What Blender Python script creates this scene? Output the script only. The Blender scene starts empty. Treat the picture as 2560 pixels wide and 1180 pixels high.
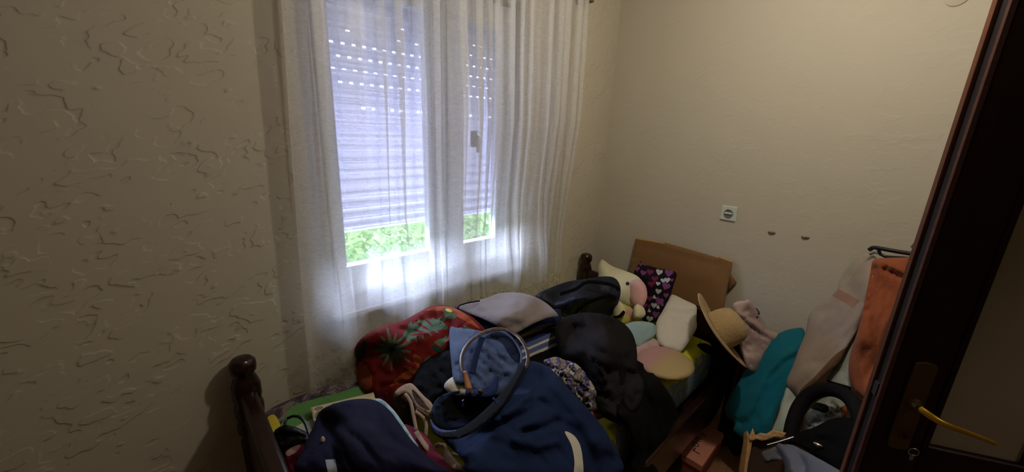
import bpy, bmesh, math, random
from mathutils import Vector, noise, Matrix
from mathutils.geometry import delaunay_2d_cdt
random.seed(7)
S = bpy.context.scene
COL = S.collection

# ------------------------------------------------------------------ camera
FPX, CX, CY = 953.0, 1280.0, 590.0
EYE = Vector((0, 0, 1.65))
v1 = Vector((2340 - CX, -(370 - CY), -FPX)).normalized()
v2 = Vector((363 - CX, -(297 - CY), -FPX))
v2 = (v2 - v1 * v2.dot(v1)).normalized()
v3 = v1.cross(v2)
ROT = Matrix((v1, v2, v3))                     # camera axes -> world
cd = bpy.data.cameras.new('camera'); cam = bpy.data.objects.new('camera', cd); COL.objects.link(cam)
cam.matrix_world = Matrix.Translation(EYE) @ ROT.to_4x4()
cd.sensor_width = 36; cd.lens = FPX / 2560 * 36; cd.clip_start = 0.02
S.camera = cam

# ------------------------------------------------------------------ view, sky, daylight, lamps
S.view_settings.view_transform = 'Standard'; S.view_settings.look = 'None'
S.view_settings.gamma = 1; S.view_settings.use_curve_mapping = False
S.view_settings.exposure = 0.0
YW, XW, CEIL = 1.55, 2.33, 2.75
world = bpy.data.worlds.new('sky'); S.world = world; world.use_nodes = True
bg = world.node_tree.nodes['Background']; bg.inputs[0].default_value = (0.60, 0.72, 1.0, 1); bg.inputs[1].default_value = 5.5

def lamp(name, kind, loc, power, color, size=0.1, aim=None, size_y=None):
    l = bpy.data.lights.new(name, kind); o = bpy.data.objects.new(name, l); COL.objects.link(o)
    o.location = loc; l.color = color
    if kind == 'AREA':
        l.energy = power; l.shape = 'RECTANGLE'; l.size = size; l.size_y = size_y or size
    elif kind == 'SUN':
        l.energy = power; l.angle = size
    else:
        l.energy = power; l.shadow_soft_size = size
    if aim: o.rotation_euler = (Vector(aim) - Vector(loc)).to_track_quat('-Z', 'Y').to_euler()
    return o
lamp('ceiling_bulb_light', 'POINT', (1.25, 0.28, 2.42), 29, (1.0, 0.92, 0.80), 0.05)
lamp('door_fill_light', 'POINT', (0.95, -1.25, 2.32), 7, (1.0, 0.90, 0.80), 0.06)  # unseen fill lamp behind the doorway, added to brighten the door leaf
p = lamp('window_daylight', 'AREA', (0.98, 2.3, 1.50), 235, (0.58, 0.69, 1.0), 1.25, (0.98, 1.5, 1.0), 0.74)

# ------------------------------------------------------------------ materials
def lin(c):
    return tuple((x / 12.92 if x <= 0.04045 else ((x + 0.055) / 1.055) ** 2.4) for x in [v / 255 for v in c])
def new_mat(name):
    m = bpy.data.materials.new(name); m.use_nodes = True
    return m, m.node_tree.nodes, m.node_tree.links
def N(ns, t, **kw):
    n = ns.new(t)
    for k, v in kw.items():
        if k in n.inputs: n.inputs[k].default_value = v
        else: setattr(n, k, v)
    return n
def fabric(name, c, rough=0.9, scale=60, bump=0.25, var=0.18, sheen=0.1, weave=True):
    m, ns, ls = new_mat(name); b = ns['Principled BSDF']
    col = lin(c)
    tc = N(ns, 'ShaderNodeTexCoord')
    nz = N(ns, 'ShaderNodeTexNoise', Scale=14.0, Detail=6.0)
    ls.new(tc.outputs['Object'], nz.inputs['Vector'])
    mx = N(ns, 'ShaderNodeMix', data_type='RGBA')
    mx.inputs[6].default_value = tuple(x * (1 - var) for x in col) + (1,)
    mx.inputs[7].default_value = tuple(min(1, x * (1 + var)) for x in col) + (1,)
    ls.new(nz.outputs[0], mx.inputs[0]); ls.new(mx.outputs[2], b.inputs['Base Color'])
    n2 = N(ns, 'ShaderNodeTexNoise', Scale=float(scale), Detail=5.0, Roughness=0.6)
    ls.new(tc.outputs['Object'], n2.inputs['Vector'])
    bp = N(ns, 'ShaderNodeBump', Strength=bump, Distance=0.01)
    ls.new(n2.outputs[0], bp.inputs['Height']); ls.new(bp.outputs[0], b.inputs['Normal'])
    b.inputs['Roughness'].default_value = rough
    b.inputs['Specular IOR Level'].default_value = 0.15
    b.inputs['Sheen Weight'].default_value = sheen if sum(c) > 200 else 0.0
    return m
def plain(name, c, rough=0.5, metal=0.0, spec=0.5, var=0.06):
    m, ns, ls = new_mat(name); b = ns['Principled BSDF']; col = lin(c)
    nz = N(ns, 'ShaderNodeTexNoise', Scale=22.0, Detail=4.0)
    tc = N(ns, 'ShaderNodeTexCoord'); ls.new(tc.outputs['Object'], nz.inputs['Vector'])
    mx = N(ns, 'ShaderNodeMix', data_type='RGBA')
    mx.inputs[6].default_value = tuple(x * (1 - var) for x in col) + (1,)
    mx.inputs[7].default_value = tuple(min(1, x * (1 + var)) for x in col) + (1,)
    ls.new(nz.outputs[0], mx.inputs[0]); ls.new(mx.outputs[2], b.inputs['Base Color'])
    b.inputs['Roughness'].default_value = rough; b.inputs['Metallic'].default_value = metal
    b.inputs['Specular IOR Level'].default_value = spec
    return m
def wood(name, c1, c2, rough=0.35, scale=(3, 3, 30)):
    m, ns, ls = new_mat(name); b = ns['Principled BSDF']
    tc = N(ns, 'ShaderNodeTexCoord'); mp = N(ns, 'ShaderNodeMapping'); mp.inputs['Scale'].default_value = scale
    nz = N(ns, 'ShaderNodeTexNoise', Scale=3.0, Detail=8.0, Distortion=1.2)
    cr = N(ns, 'ShaderNodeValToRGB'); cr.color_ramp.elements[0].color = lin(c1) + (1,); cr.color_ramp.elements[1].color = lin(c2) + (1,)
    cr.color_ramp.elements[0].position = .3; cr.color_ramp.elements[1].position = .7
    ls.new(tc.outputs['Object'], mp.inputs[0]); ls.new(mp.outputs[0], nz.inputs['Vector'])
    ls.new(nz.outputs[0], cr.inputs[0]); ls.new(cr.outputs[0], b.inputs['Base Color'])
    b.inputs['Roughness'].default_value = rough
    return m
def plaster(name, c, strength, scale=1.0):
    """trowelled plaster: broken one-sided ridges along contour lines of a noise field"""
    m, ns, ls = new_mat(name); b = ns['Principled BSDF']
    tc = N(ns, 'ShaderNodeTexCoord'); mp = N(ns, 'ShaderNodeMapping')
    mp.inputs['Scale'].default_value = (scale, scale, scale); mp.inputs['Rotation'].default_value = (0, 0.45, 0)
    ls.new(tc.outputs['Object'], mp.inputs[0])
    st = N(ns, 'ShaderNodeMapping'); st.inputs['Scale'].default_value = (1.0, 1.0, 1.7); ls.new(mp.outputs[0], st.inputs[0])
    vo = N(ns, 'ShaderNodeTexNoise', Scale=8.5, Detail=2.4, Roughness=0.5, Distortion=0.0); ls.new(st.outputs[0], vo.inputs['Vector'])
    a = N(ns, 'ShaderNodeMath', operation='MULTIPLY'); a.inputs[1].default_value = 7.0; ls.new(vo.outputs[0], a.inputs[0])
    fr = N(ns, 'ShaderNodeMath', operation='FRACT'); ls.new(a.outputs[0], fr.inputs[0])
    pw = N(ns, 'ShaderNodeMath', operation='POWER'); pw.inputs[1].default_value = 12.0; ls.new(fr.outputs[0], pw.inputs[0])
    mk = N(ns, 'ShaderNodeTexNoise', Scale=11.0, Detail=2.0); ls.new(mp.outputs[0], mk.inputs['Vector'])
    cr = N(ns, 'ShaderNodeMapRange'); cr.inputs['From Min'].default_value = .43; cr.inputs['From Max'].default_value = .52
    ls.new(mk.outputs[0], cr.inputs[0])
    mu = N(ns, 'ShaderNodeMath', operation='MULTIPLY'); ls.new(pw.outputs[0], mu.inputs[0]); ls.new(cr.outputs[0], mu.inputs[1])
    fn = N(ns, 'ShaderNodeTexNoise', Scale=9.0, Detail=7.0); ls.new(mp.outputs[0], fn.inputs['Vector'])
    f2 = N(ns, 'ShaderNodeMath', operation='MULTIPLY'); f2.inputs[1].default_value = .35; ls.new(fn.outputs[0], f2.inputs[0])
    ad = N(ns, 'ShaderNodeMath', operation='ADD'); ls.new(mu.outputs[0], ad.inputs[0]); ls.new(f2.outputs[0], ad.inputs[1])
    bp = N(ns, 'ShaderNodeBump', Strength=strength, Distance=0.007); ls.new(ad.outputs[0], bp.inputs['Height']); ls.new(bp.outputs[0], b.inputs['Normal'])
    big = N(ns, 'ShaderNodeTexNoise', Scale=1.2, Detail=3.0); ls.new(mp.outputs[0], big.inputs['Vector'])
    col = lin(c); mx = N(ns, 'ShaderNodeMix', data_type='RGBA')
    mx.inputs[6].default_value = tuple(x * .93 for x in col) + (1,); mx.inputs[7].default_value = tuple(x * 1.04 for x in col) + (1,)
    ls.new(big.outputs[0], mx.inputs[0]); ls.new(mx.outputs[2], b.inputs['Base Color'])
    b.inputs['Roughness'].default_value = .85; b.inputs['Specular IOR Level'].default_value = .2
    return m
def blotch(name, cols, scale, bump=.3, thr=None):
    """constant patches of several colours (printed cloth)"""
    m, ns, ls = new_mat(name); b = ns['Principled BSDF']
    tc = N(ns, 'ShaderNodeTexCoord'); nz = N(ns, 'ShaderNodeTexNoise', Scale=float(scale), Detail=2.5, Distortion=0.7)
    ls.new(tc.outputs['Object'], nz.inputs['Vector'])
    cr = N(ns, 'ShaderNodeValToRGB'); cr.color_ramp.interpolation = 'CONSTANT'
    el = cr.color_ramp.elements; n = len(cols)
    thr = thr or [0] + [.36 + .30 * i / (n - 1) for i in range(n - 1)]
    while len(el) < n: el.new(.5)
    for i, c in enumerate(cols): el[i].position = thr[i]
    for i, c in enumerate(cols): el[i].color = lin(c) + (1,)
    ls.new(nz.outputs[0], cr.inputs[0]); ls.new(cr.outputs[0], b.inputs['Base Color'])
    n2 = N(ns, 'ShaderNodeTexNoise', Scale=50.0, Detail=4.0); ls.new(tc.outputs['Object'], n2.inputs['Vector'])
    bp = N(ns, 'ShaderNodeBump', Strength=bump, Distance=.01); ls.new(n2.outputs[0], bp.inputs['Height']); ls.new(bp.outputs[0], b.inputs['Normal'])
    b.inputs['Roughness'].default_value = .9; b.inputs['Specular IOR Level'].default_value = .2
    return m

# ------------------------------------------------------------------ object helpers
def ray(px, py):
    return ROT @ Vector((px - CX, -(py - CY), -FPX))
AX = {'x': 0, 'y': 1, 'z': 2}
def depth(px, py, ax, val):
    r = ray(px, py); i = AX[ax]
    return (val - EYE[i]) / r[i]
def at(px, py, ax, val):
    return EYE + ray(px, py) * depth(px, py, ax, val)
def tag(o, label=None, cat=None, group=None, kind=None):
    if label: o['label'] = label
    if cat: o['category'] = cat
    if group: o['group'] = group
    if kind: o['kind'] = kind
    return o
def link_mesh(name, verts, faces, mats, mi=None, parent=None, smooth=True, origin=None):
    if origin is None:
        n = max(1, len(verts))
        origin = Vector((sum(v[0] for v in verts) / n, sum(v[1] for v in verts) / n, min(v[2] for v in verts)))
    me = bpy.data.meshes.new(name)
    me.from_pydata([tuple(Vector(v) - origin) for v in verts], [], [tuple(f) for f in faces])
    if not isinstance(mats, (list, tuple)): mats = [mats]
    for m in mats: me.materials.append(m)
    if mi:
        me.polygons.foreach_set('material_index', mi)
    if smooth: me.polygons.foreach_set('use_smooth', [True] * len(me.polygons))
    me.update()
    bm = bmesh.new(); bm.from_mesh(me); bmesh.ops.recalc_face_normals(bm, faces=bm.faces); bm.to_mesh(me); bm.free()
    o = bpy.data.objects.new(name, me); COL.objects.link(o)
    if parent:
        o.parent = parent; o.location = origin - wloc(parent)
    else: o.location = origin
    return o
def wloc(o):
    l = Vector(o.location)
    while o.parent: o = o.parent; l = l + Vector(o.location)
    return l
def empty(name, loc, label, cat, group=None, kind=None):
    o = bpy.data.objects.new(name, None); COL.objects.link(o); o.location = loc; o.empty_display_size = .05
    return tag(o, label, cat, group, kind)
class MB:
    def __init__(s): s.v = []; s.f = []; s.m = []
    def add(s, vs, fs, mi=0):
        b = len(s.v); s.v += [Vector(v) for v in vs]; s.f += [tuple(i + b for i in f) for f in fs]; s.m += [mi] * len(fs); return s
    def box(s, a, b, mi=0):
        x0, y0, z0 = a; x1, y1, z1 = b
        return s.add([(x0, y0, z0), (x1, y0, z0), (x1, y1, z0), (x0, y1, z0), (x0, y0, z1), (x1, y0, z1), (x1, y1, z1), (x0, y1, z1)],
                     [(0, 3, 2, 1), (4, 5, 6, 7), (0, 1, 5, 4), (1, 2, 6, 5), (2, 3, 7, 6), (3, 0, 4, 7)], mi)
    def obox(s, o, u, v, w, mi=0):
        o, u, v, w = map(Vector, (o, u, v, w))
        return s.add([o, o + u, o + u + v, o + v, o + w, o + u + w, o + u + v + w, o + v + w],
                     [(0, 3, 2, 1), (4, 5, 6, 7), (0, 1, 5, 4), (1, 2, 6, 5), (2, 3, 7, 6), (3, 0, 4, 7)], mi)
    def lathe(s, prof, base, axis=(0, 0, 1), n=28, mi=0, sq=1.0):
        ax = Vector(axis).normalized(); u = ax.orthogonal().normalized(); w = ax.cross(u); base = Vector(base)
        vs = []; fs = []
        for r, h in prof:
            for k in range(n):
                a = 2 * math.pi * k / n; vs.append(base + ax * h + (u * math.cos(a) + w * math.sin(a) * sq) * max(r, 1e-4))
        for i in range(len(prof) - 1):
            for k in range(n):
                fs.append((i * n + k, i * n + (k + 1) % n, (i + 1) * n + (k + 1) % n, (i + 1) * n + k))
        fs.append(tuple(range(n))[::-1]); fs.append(tuple(range((len(prof) - 1) * n, len(prof) * n)))
        return s.add(vs, fs, mi)
    def tube(s, pts, r, n=10, mi=0, flat=None):
        pts = [Vector(p) for p in pts]; vs = []; fs = []
        rr = r if isinstance(r, (list, tuple)) else [r] * len(pts)
        up = None
        for i, p in enumerate(pts):
            t = (pts[min(i + 1, len(pts) - 1)] - pts[max(i - 1, 0)]).normalized()
            if up is None: up = t.orthogonal().normalized()
            up = (up - t * up.dot(t)).normalized(); w = t.cross(up)
            for k in range(n):
                a = 2 * math.pi * k / n; vs.append(p + (up * math.cos(a) + w * math.sin(a)) * rr[i])
        for i in range(len(pts) - 1):
            for k in range(n):
                fs.append((i * n + k, i * n + (k + 1) % n, (i + 1) * n + (k + 1) % n, (i + 1) * n + k))
        fs.append(tuple(range(n))[::-1]); fs.append(tuple(range((len(pts) - 1) * n, len(pts) * n)))
        return s.add(vs, fs, mi)
    def ball(s, c, r, mi=0, n=16):
        c = Vector(c); r = r if isinstance(r, (tuple, list)) else (r, r, r); vs = []; fs = []
        for i in range(n + 1):
            th = math.pi * i / n
            for k in range(n * 2):
                a = math.pi * k / n
                vs.append(c + Vector((r[0] * math.sin(th) * math.cos(a), r[1] * math.sin(th) * math.sin(a), r[2] * math.cos(th))))
        m = n * 2
        for i in range(n):
            for k in range(m): fs.append((i * m + k, i * m + (k + 1) % m, (i + 1) * m + (k + 1) % m, (i + 1) * m + k))
        return s.add(vs, fs, mi)
    def build(s, name, mats, parent=None, smooth=False, bevel=0, seg=2):
        o = link_mesh(name, s.v, s.f, mats, s.m, parent, smooth)
        if smooth:
            md = o.modifiers.new('edges', 'EDGE_SPLIT'); md.split_angle = math.radians(38)
        if bevel:
            md = o.modifiers.new('bevel', 'BEVEL'); md.width = bevel; md.segments = seg; md.limit_method = 'ANGLE'
        return o
def catmull(P, step=8.0, closed=True):
    n = len(P); out = []
    rng = range(n) if closed else range(n - 1)
    for i in rng:
        if closed: p0, p1, p2, p3 = P[i - 1], P[i], P[(i + 1) % n], P[(i + 2) % n]
        else: p0, p1, p2, p3 = P[max(i - 1, 0)], P[i], P[i + 1], P[min(i + 2, n - 1)]
        L = math.dist(p1, p2); k = max(1, int(L / step))
        for j in range(k):
            t = j / k; t2 = t * t; t3 = t2 * t
            out.append(tuple(.5 * (2 * b + (c - a) * t + (2 * a - 5 * b + 4 * c - d) * t2 + (3 * b - a - 3 * c + d) * t3)
                             for a, b, c, d in zip(p0, p1, p2, p3)))
    if not closed: out.append(tuple(P[-1]))
    return out
def inside(x, y, poly):
    c = False; j = len(poly) - 1
    for i in range(len(poly)):
        xi, yi = poly[i]; xj, yj = poly[j]
        if (yi > y) != (yj > y) and x < (xj - xi) * (y - yi) / (yj - yi) + xi: c = not c
        j = i
    return c
def segd(x, y, a, b):
    ax, ay = a; bx, by = b; dx = bx - ax; dy = by - ay; L = dx * dx + dy * dy
    t = 0 if L == 0 else max(0, min(1, ((x - ax) * dx + (y - ay) * dy) / L))
    return math.hypot(x - ax - t * dx, y - ay - t * dy)
def polyd(x, y, P, closed=True):
    d = 1e9
    for i in range(len(P) if closed else len(P) - 1):
        d = min(d, segd(x, y, P[i], P[(i + 1) % len(P)]))
    return d
def depth_field(anchors):
    """1/distance as an affine plane through the anchors plus smoothed residuals"""
    A = [(px, py, 1 / depth(px, py, ax, v)) for px, py, ax, v in anchors]
    mx = sum(a[0] for a in A) / len(A); my = sum(a[1] for a in A) / len(A)
    M = Matrix(((0,) * 3,) * 3); R = Vector((0, 0, 0))
    for x, y, w in A:
        q = Vector(((x - mx) / 100, (y - my) / 100, 1))
        for i in range(3):
            for j in range(3): M[i][j] += q[i] * q[j]
            R[i] += q[i] * w
    for i in range(3): M[i][i] += 1e-6 if i == 2 else 1e-3
    c = M.inverted() @ R
    res = [(x, y, w - (c[0] * (x - mx) / 100 + c[1] * (y - my) / 100 + c[2])) for x, y, w in A]
    def f(x, y):
        base = c[0] * (x - mx) / 100 + c[1] * (y - my) / 100 + c[2]; sw = 0; sr = 0
        for rx, ry, r in res:
            w = 1 / (((x - rx) ** 2 + (y - ry) ** 2) + 700.0); w *= w; sw += w; sr += w * r
        return 1 / (base + sr / sw)
    return f
def cloth(name, outline, anchors, mats, puff=.02, pw=30, wr=(.006, 40, 0, 2.0), folds=(), marks=(), th=.03, zmin=.603,
          step=8, parent=None, smooth_outline=True, seed=0, xmax=XW - .012, holes=(), sub=False):
    """A cloth or soft thing: front surface spanning the outline at its own distances, rounded rim, folds, and a real back."""
    if not isinstance(mats, (list, tuple)): mats = [mats]
    mats = list(mats)
    O = catmull([tuple(map(float, p)) for p in outline], step) if smooth_outline else catmull_lin(outline, step)
    f = depth_field(anchors)
    pts = []; edges = []
    def add_loop(P):
        b = len(pts); pts.extend(Vector(p) for p in P); edges.extend((b + i, b + (i + 1) % len(P)) for i in range(len(P)))
    add_loop(O)
    mk = []
    for m, P in marks:
        Q = catmull([tuple(map(float, p)) for p in P], step * .7) if len(P) > 4 else catmull_lin(P, step * .7)
        mk.append((m, Q)); add_loop(Q)
    hl = []
    for P in holes:
        Q = catmull([tuple(map(float, p)) for p in P], step * .7); hl.append(Q); add_loop(Q)
    x0 = min(p[0] for p in O); x1 = max(p[0] for p in O); y0 = min(p[1] for p in O); y1 = max(p[1] for p in O)
    y = y0 + step * .5; row = 0
    while y < y1:
        x = x0 + step * (.5 if row % 2 else .1)
        while x < x1:
            if inside(x, y, O) and polyd(x, y, O) > step * .55: pts.append(Vector((x, y)))
            x += step
        y += step * .87; row += 1
    r = delaunay_2d_cdt(pts, edges, [], 0, 1e-4)
    P2 = r[0]; T = [t for t in r[2]]
    tris = []; mi = []
    for t in T:
        cx = sum(P2[i][0] for i in t) / len(t); cy = sum(P2[i][1] for i in t) / len(t)
        if not inside(cx, cy, O): continue
        if any(inside(cx, cy, h) for h in hl): continue
        k = 0
        for mm, Q in mk:
            if inside(cx, cy, Q): k = mm
        tris.append(tuple(t)); mi.append(k)
    used = sorted({i for t in tris for i in t}); idx = {u: i for i, u in enumerate(used)}
    amp, ws, ang, st = wr; amp *= 1.5; ca = math.cos(math.radians(ang)); sa = math.sin(math.radians(ang))
    fr = []; bk = []
    for u in used:
        x, y = P2[u]; x = float(x); y = float(y)
        d = polyd(x, y, O)
        for h in hl: d = min(d, polyd(x, y, h))
        t0 = f(x, y); r0 = ray(x, y); L = r0.length
        k = min(1, d / pw); disp = puff * math.sqrt(max(0, 1 - (1 - k) ** 2))
        U = (x * ca + y * sa) / (ws * st); V = (-x * sa + y * ca) / ws
        n1 = noise.noise(Vector((U, V, seed * 3.7))); n2 = noise.noise(Vector((U * 2.3 + 5, V * 2.3, seed * 1.7 + 9)))
        n3 = noise.noise(Vector((U * 1.25 + 3, V * 1.25 + 7, seed * 2.3 + 4)))
        disp -= amp * 1.5 * (1 - min(1, abs(n3) * 3.2)) ** 2 * min(1, d / 14)
        disp += amp * (n1 * 1.6 + (1 - abs(n2) * 3) * .45) * min(1, .25 + d / 25)
        for P, w, a in folds:
            q = polyd(x, y, P, False)
            if q < w * 3: disp += 1.55 * a * math.exp(-(q / w) ** 2)
        p = EYE + r0 * (t0 - disp / L)
        if p.x > xmax: p = EYE + r0 * ((xmax - EYE.x) / r0.x)
        if zmin is not None and p.z < zmin: p = EYE + r0 * ((zmin - EYE.z) / r0.z)
        fr.append(p)
        tb = th * (.35 + .65 * k); q = p + r0.normalized() * tb
        if zmin is not None and q.z < zmin - .002:
            q = EYE + r0 * ((zmin - .002 - EYE.z) / r0.z)
            if (q - p).dot(r0) < 0.0015 * L: q = p + r0.normalized() * .0015
        if q.x > xmax + .005: q = EYE + r0 * ((xmax + .005 - EYE.x) / r0.x)
        bk.append(q)
    n = len(fr); faces = [tuple(idx[i] for i in t) for t in tris]
    cnt = {}
    for fc in faces:
        for i in range(len(fc)):
            a, b = fc[i], fc[(i + 1) % len(fc)]; cnt[(a, b)] = 1
    allf = list(faces); am = list(mi)
    for fc, m_ in zip(faces, mi): allf.append(tuple(i + n for i in reversed(fc))); am.append(m_)
    for (a, b) in cnt:
        if (b, a) not in cnt: allf.append((b, a, a + n, b + n)); am.append(0)
    return link_mesh(name, fr + bk, allf, mats, am, parent)
def catmull_lin(P, step):
    out = []
    for i in range(len(P)):
        a = P[i]; b = P[(i + 1) % len(P)]; k = max(1, int(math.dist(a, b) / step))
        for j in range(k): out.append((a[0] + (b[0] - a[0]) * j / k, a[1] + (b[1] - a[1]) * j / k))
    return out
def petal(cx, cy, ang, L, w, r0=0):
    a = math.radians(ang); dx, dy = math.cos(a), math.sin(a); nx, ny = -dy, dx
    return [(cx + dx * r0, cy + dy * r0), (cx + dx * L * .35 + nx * w, cy + dy * L * .35 + ny * w), (cx + dx * L * .7 + nx * w * .8, cy + dy * L * .7 + ny * w * .8),
            (cx + dx * L, cy + dy * L), (cx + dx * L * .7 - nx * w * .8, cy + dy * L * .7 - ny * w * .8), (cx + dx * L * .35 - nx * w, cy + dy * L * .35 - ny * w)]
def ellipse(cx, cy, rx, ry, rot=0, n=12):
    r = math.radians(rot)
    return [(cx + rx * math.cos(a) * math.cos(r) - ry * math.sin(a) * math.sin(r), cy + rx * math.cos(a) * math.sin(r) + ry * math.sin(a) * math.cos(r))
            for a in [2 * math.pi * k / n for k in range(n)]]
def ribbon(name, pts, anchors, wpx, mat, parent=None, th=.003, zmin=None, puff=.002, step=6):
    P = catmull([tuple(map(float, p)) for p in pts], 10, False); L = []; R = []
    for i, p in enumerate(P):
        a = P[max(i - 1, 0)]; b = P[min(i + 1, len(P) - 1)]; d = math.dist(a, b) or 1
        nx, ny = -(b[1] - a[1]) / d, (b[0] - a[0]) / d
        w = wpx if not callable(wpx) else wpx(i / (len(P) - 1))
        L.append((p[0] + nx * w / 2, p[1] + ny * w / 2)); R.append((p[0] - nx * w / 2, p[1] - ny * w / 2))
    return cloth(name, L + R[::-1], anchors, mat, puff=puff, pw=wpx / 2 if not callable(wpx) else 6, wr=(.0005, 20, 0, 1), th=th, zmin=zmin, parent=parent, step=step, smooth_outline=False)
def tube_px(pts, f, step=8):
    return [EYE + ray(x, y) * f(x, y) for x, y in catmull([tuple(map(float, p)) for p in pts], step, False)]
# ------------------------------------------------------------------ room shell
WALL = (196, 187, 166)
m_wallA = plaster('plaster_window_wall', WALL, .42, 1.0)
m_wallB = plaster('plaster_side_wall', WALL, .16, 1.0)
m_ceil = plain('ceiling_paint', (176, 168, 150), .9)
m_back = plain('bounce_dimming_paint', (120, 108, 92), .9)  # unseen walls coloured darker to cut the light bounced through the room
m_floor = wood('floor_laminate', (128, 92, 62), (156, 118, 82), .45, (1.2, 14, 1))
XL, YB = -1.25, -0.85
def struct(name, mb, m, parent=None, **kw):
    o = mb.build(name, m, parent, **kw)
    if not parent: o['kind'] = 'structure'
    return o
WX0, WX1, WZ0, WZ1 = .46, 1.50, .885, 2.28
b = MB(); Yo = YW + .22
for a, c in (((XL, YW, 0), (WX0, Yo, CEIL)), ((WX1, YW, 0), (XW, Yo, CEIL)), ((WX0, YW, 0), (WX1, Yo, WZ0)), ((WX0, YW, WZ1), (WX1, Yo, CEIL))):
    b.box(a, c)
struct('wall_front', b, m_wallA)
b = MB().box((XW, YB - .15, 0), (XW + .12, Yo, CEIL)); struct('wall_right', b, m_wallB)
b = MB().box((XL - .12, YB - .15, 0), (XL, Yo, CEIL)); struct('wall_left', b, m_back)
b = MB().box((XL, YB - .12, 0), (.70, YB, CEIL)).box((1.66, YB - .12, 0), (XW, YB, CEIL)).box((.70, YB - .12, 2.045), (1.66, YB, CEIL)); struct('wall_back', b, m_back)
b = MB().box((XL - .12, YB - .15, -.08), (XW + .12, Yo, 0)); struct('floor', b, m_floor)
b = MB().box((XL - .12, YB - .15, CEIL), (XW + .12, Yo, CEIL + .08)); struct('ceiling', b, m_ceil)

b = MB().box((.3, YB - 1.5, -.08), (2.1, YB - .151, 0)).box((.3, YB - 1.5, 2.4), (2.1, YB - .12, 2.46)).box((.3, YB - 1.6, 0), (2.1, YB - 1.5, 2.4)).box((.2, YB - 1.5, 0), (.3, YB - .12, 2.4)).box((2.1, YB - 1.5, 0), (2.2, YB - .12, 2.4))
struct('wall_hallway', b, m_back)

# window: frame, sashes, panes, roller shutter
m_upvc = plain('white_frame', (214, 216, 220), .35)
m_glass, ns, ls = new_mat('window_glass'); ns.remove(ns['Principled BSDF'])
tr = N(ns, 'ShaderNodeBsdfTransparent'); gl = N(ns, 'ShaderNodeBsdfGlossy'); gl.inputs['Roughness'].default_value = .25
fm = N(ns, 'ShaderNodeMixShader'); fm.inputs[0].default_value = .012
ls.new(tr.outputs[0], fm.inputs[1]); ls.new(gl.outputs[0], fm.inputs[2]); ls.new(fm.outputs[0], ns['Material Output'].inputs[0])
win = empty('window_1', (1.0, 1.68, WZ0), None, None, kind='structure')
b = MB(); b.box((WX0, 1.65, WZ0), (WX1, 1.71, WZ0 + .05)).box((WX0, 1.65, WZ1 - .05), (WX1, 1.71, WZ1)).box((WX0, 1.65, WZ0 + .05), (WX0 + .05, 1.71, WZ1 - .05)).box((WX1 - .05, 1.65, WZ0 + .05), (WX1, 1.71, WZ1 - .05)).box((WX0 + .04, 1.630, .930), (WX1 - .04, 1.648, .940))
b.build('window_frame', m_upvc, win, bevel=.004)
for x0, x1, g0, g1 in ((WX0 + .04, 1.075, .555, .968), (1.08, WX1 - .04, 1.178, 1.40)):
    b = MB(); b.box((x0, 1.635, WZ0 + .035), (x1, 1.69, 1.055)).box((x0, 1.635, WZ1 - .13), (x1, 1.69, WZ1 - .04)).box((x0, 1.635, 1.055), (g0, 1.69, WZ1 - .13)).box((g1, 1.635, 1.055), (x1, 1.69, WZ1 - .13))
    s_ = b.build('window_sash', m_upvc, win, bevel=.006)
    MB().box((g0, 1.662, 1.055), (g1, 1.668, WZ1 - .13)).build('pane', m_glass, s_)
b = MB().box((1.215, 1.615, 1.57), (1.245, 1.634, 1.65)); b.tube([(1.23, 1.615, 1.625), (1.23, 1.59, 1.622), (1.23, 1.585, 1.60), (1.23, 1.587, 1.545)], .009)
b.build('window_handle', plain('grey_handle', (70, 74, 80), .4), win)
MB().box((WX0 - .02, YW - .055, WZ0 - .006), (WX1 + .02, YW - .001, WZ0 + .018)).box((WX0, YW - .001, WZ0 + .0005), (WX1, 1.65, WZ0 + .018)).build('window_sill', m_upvc, win, bevel=.004)
# shutter slats with rows of slots
m_sh, ns, ls = new_mat('shutter_plastic'); pb = ns['Principled BSDF']
pb.inputs['Base Color'].default_value = lin((205, 205, 215)) + (1,); pb.inputs['Roughness'].default_value = .6
tl = N(ns, 'ShaderNodeBsdfTranslucent'); tl.inputs[0].default_value = lin((214, 210, 216)) + (1,)
ms = N(ns, 'ShaderNodeMixShader'); ms.inputs[0].default_value = .27; ls.new(pb.outputs[0], ms.inputs[1]); ls.new(tl.outputs[0], ms.inputs[2])
ls.new(ms.outputs[0], ns['Material Output'].inputs[0])
vs = []; fs = []; SH0 = 1.183; PIT = .05; HX = .045
b = MB(); nsl = 22
rnd = random.Random(3)
for i in range(nsl):
    z0 = SH0 + i * PIT; hz = z0 + PIT - .006
    prof = [(0, 0), (.006, .011), (.008, .022), (.006, .033), (.001, .0415)]
    for j in range(4):
        (d0, h0), (d1, h1) = prof[j], prof[j + 1]
        b.add([(WX0, 1.745 - d0, z0 + h0), (WX1, 1.745 - d0, z0 + h0), (WX1, 1.745 - d1, z0 + h1), (WX0, 1.745 - d1, z0 + h1)], [(0, 1, 2, 3)])
    # link strip between slats, slotted where light comes through
    if 10 <= i <= 17 and i != 11:
        x = WX0 + .02 + (.02 if i % 2 else 0); xs = [WX0]
        while x < WX1 - .03:
            if i < 16 and i != 10 or rnd.random() < .55: xs += [x, x + .016]
            x += HX
        xs.append(WX1)
        for q in range(0, len(xs), 2):
            b.add([(xs[q], 1.744, z0 + .0415), (xs[q + 1], 1.744, z0 + .0415), (xs[q + 1], 1.744, z0 + PIT), (xs[q], 1.744, z0 + PIT)], [(0, 1, 2, 3)])
    else:
        b.add([(WX0, 1.744, z0 + .0415), (WX1, 1.744, z0 + .0415), (WX1, 1.744, z0 + PIT), (WX0, 1.744, z0 + PIT)], [(0, 1, 2, 3)])
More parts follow.
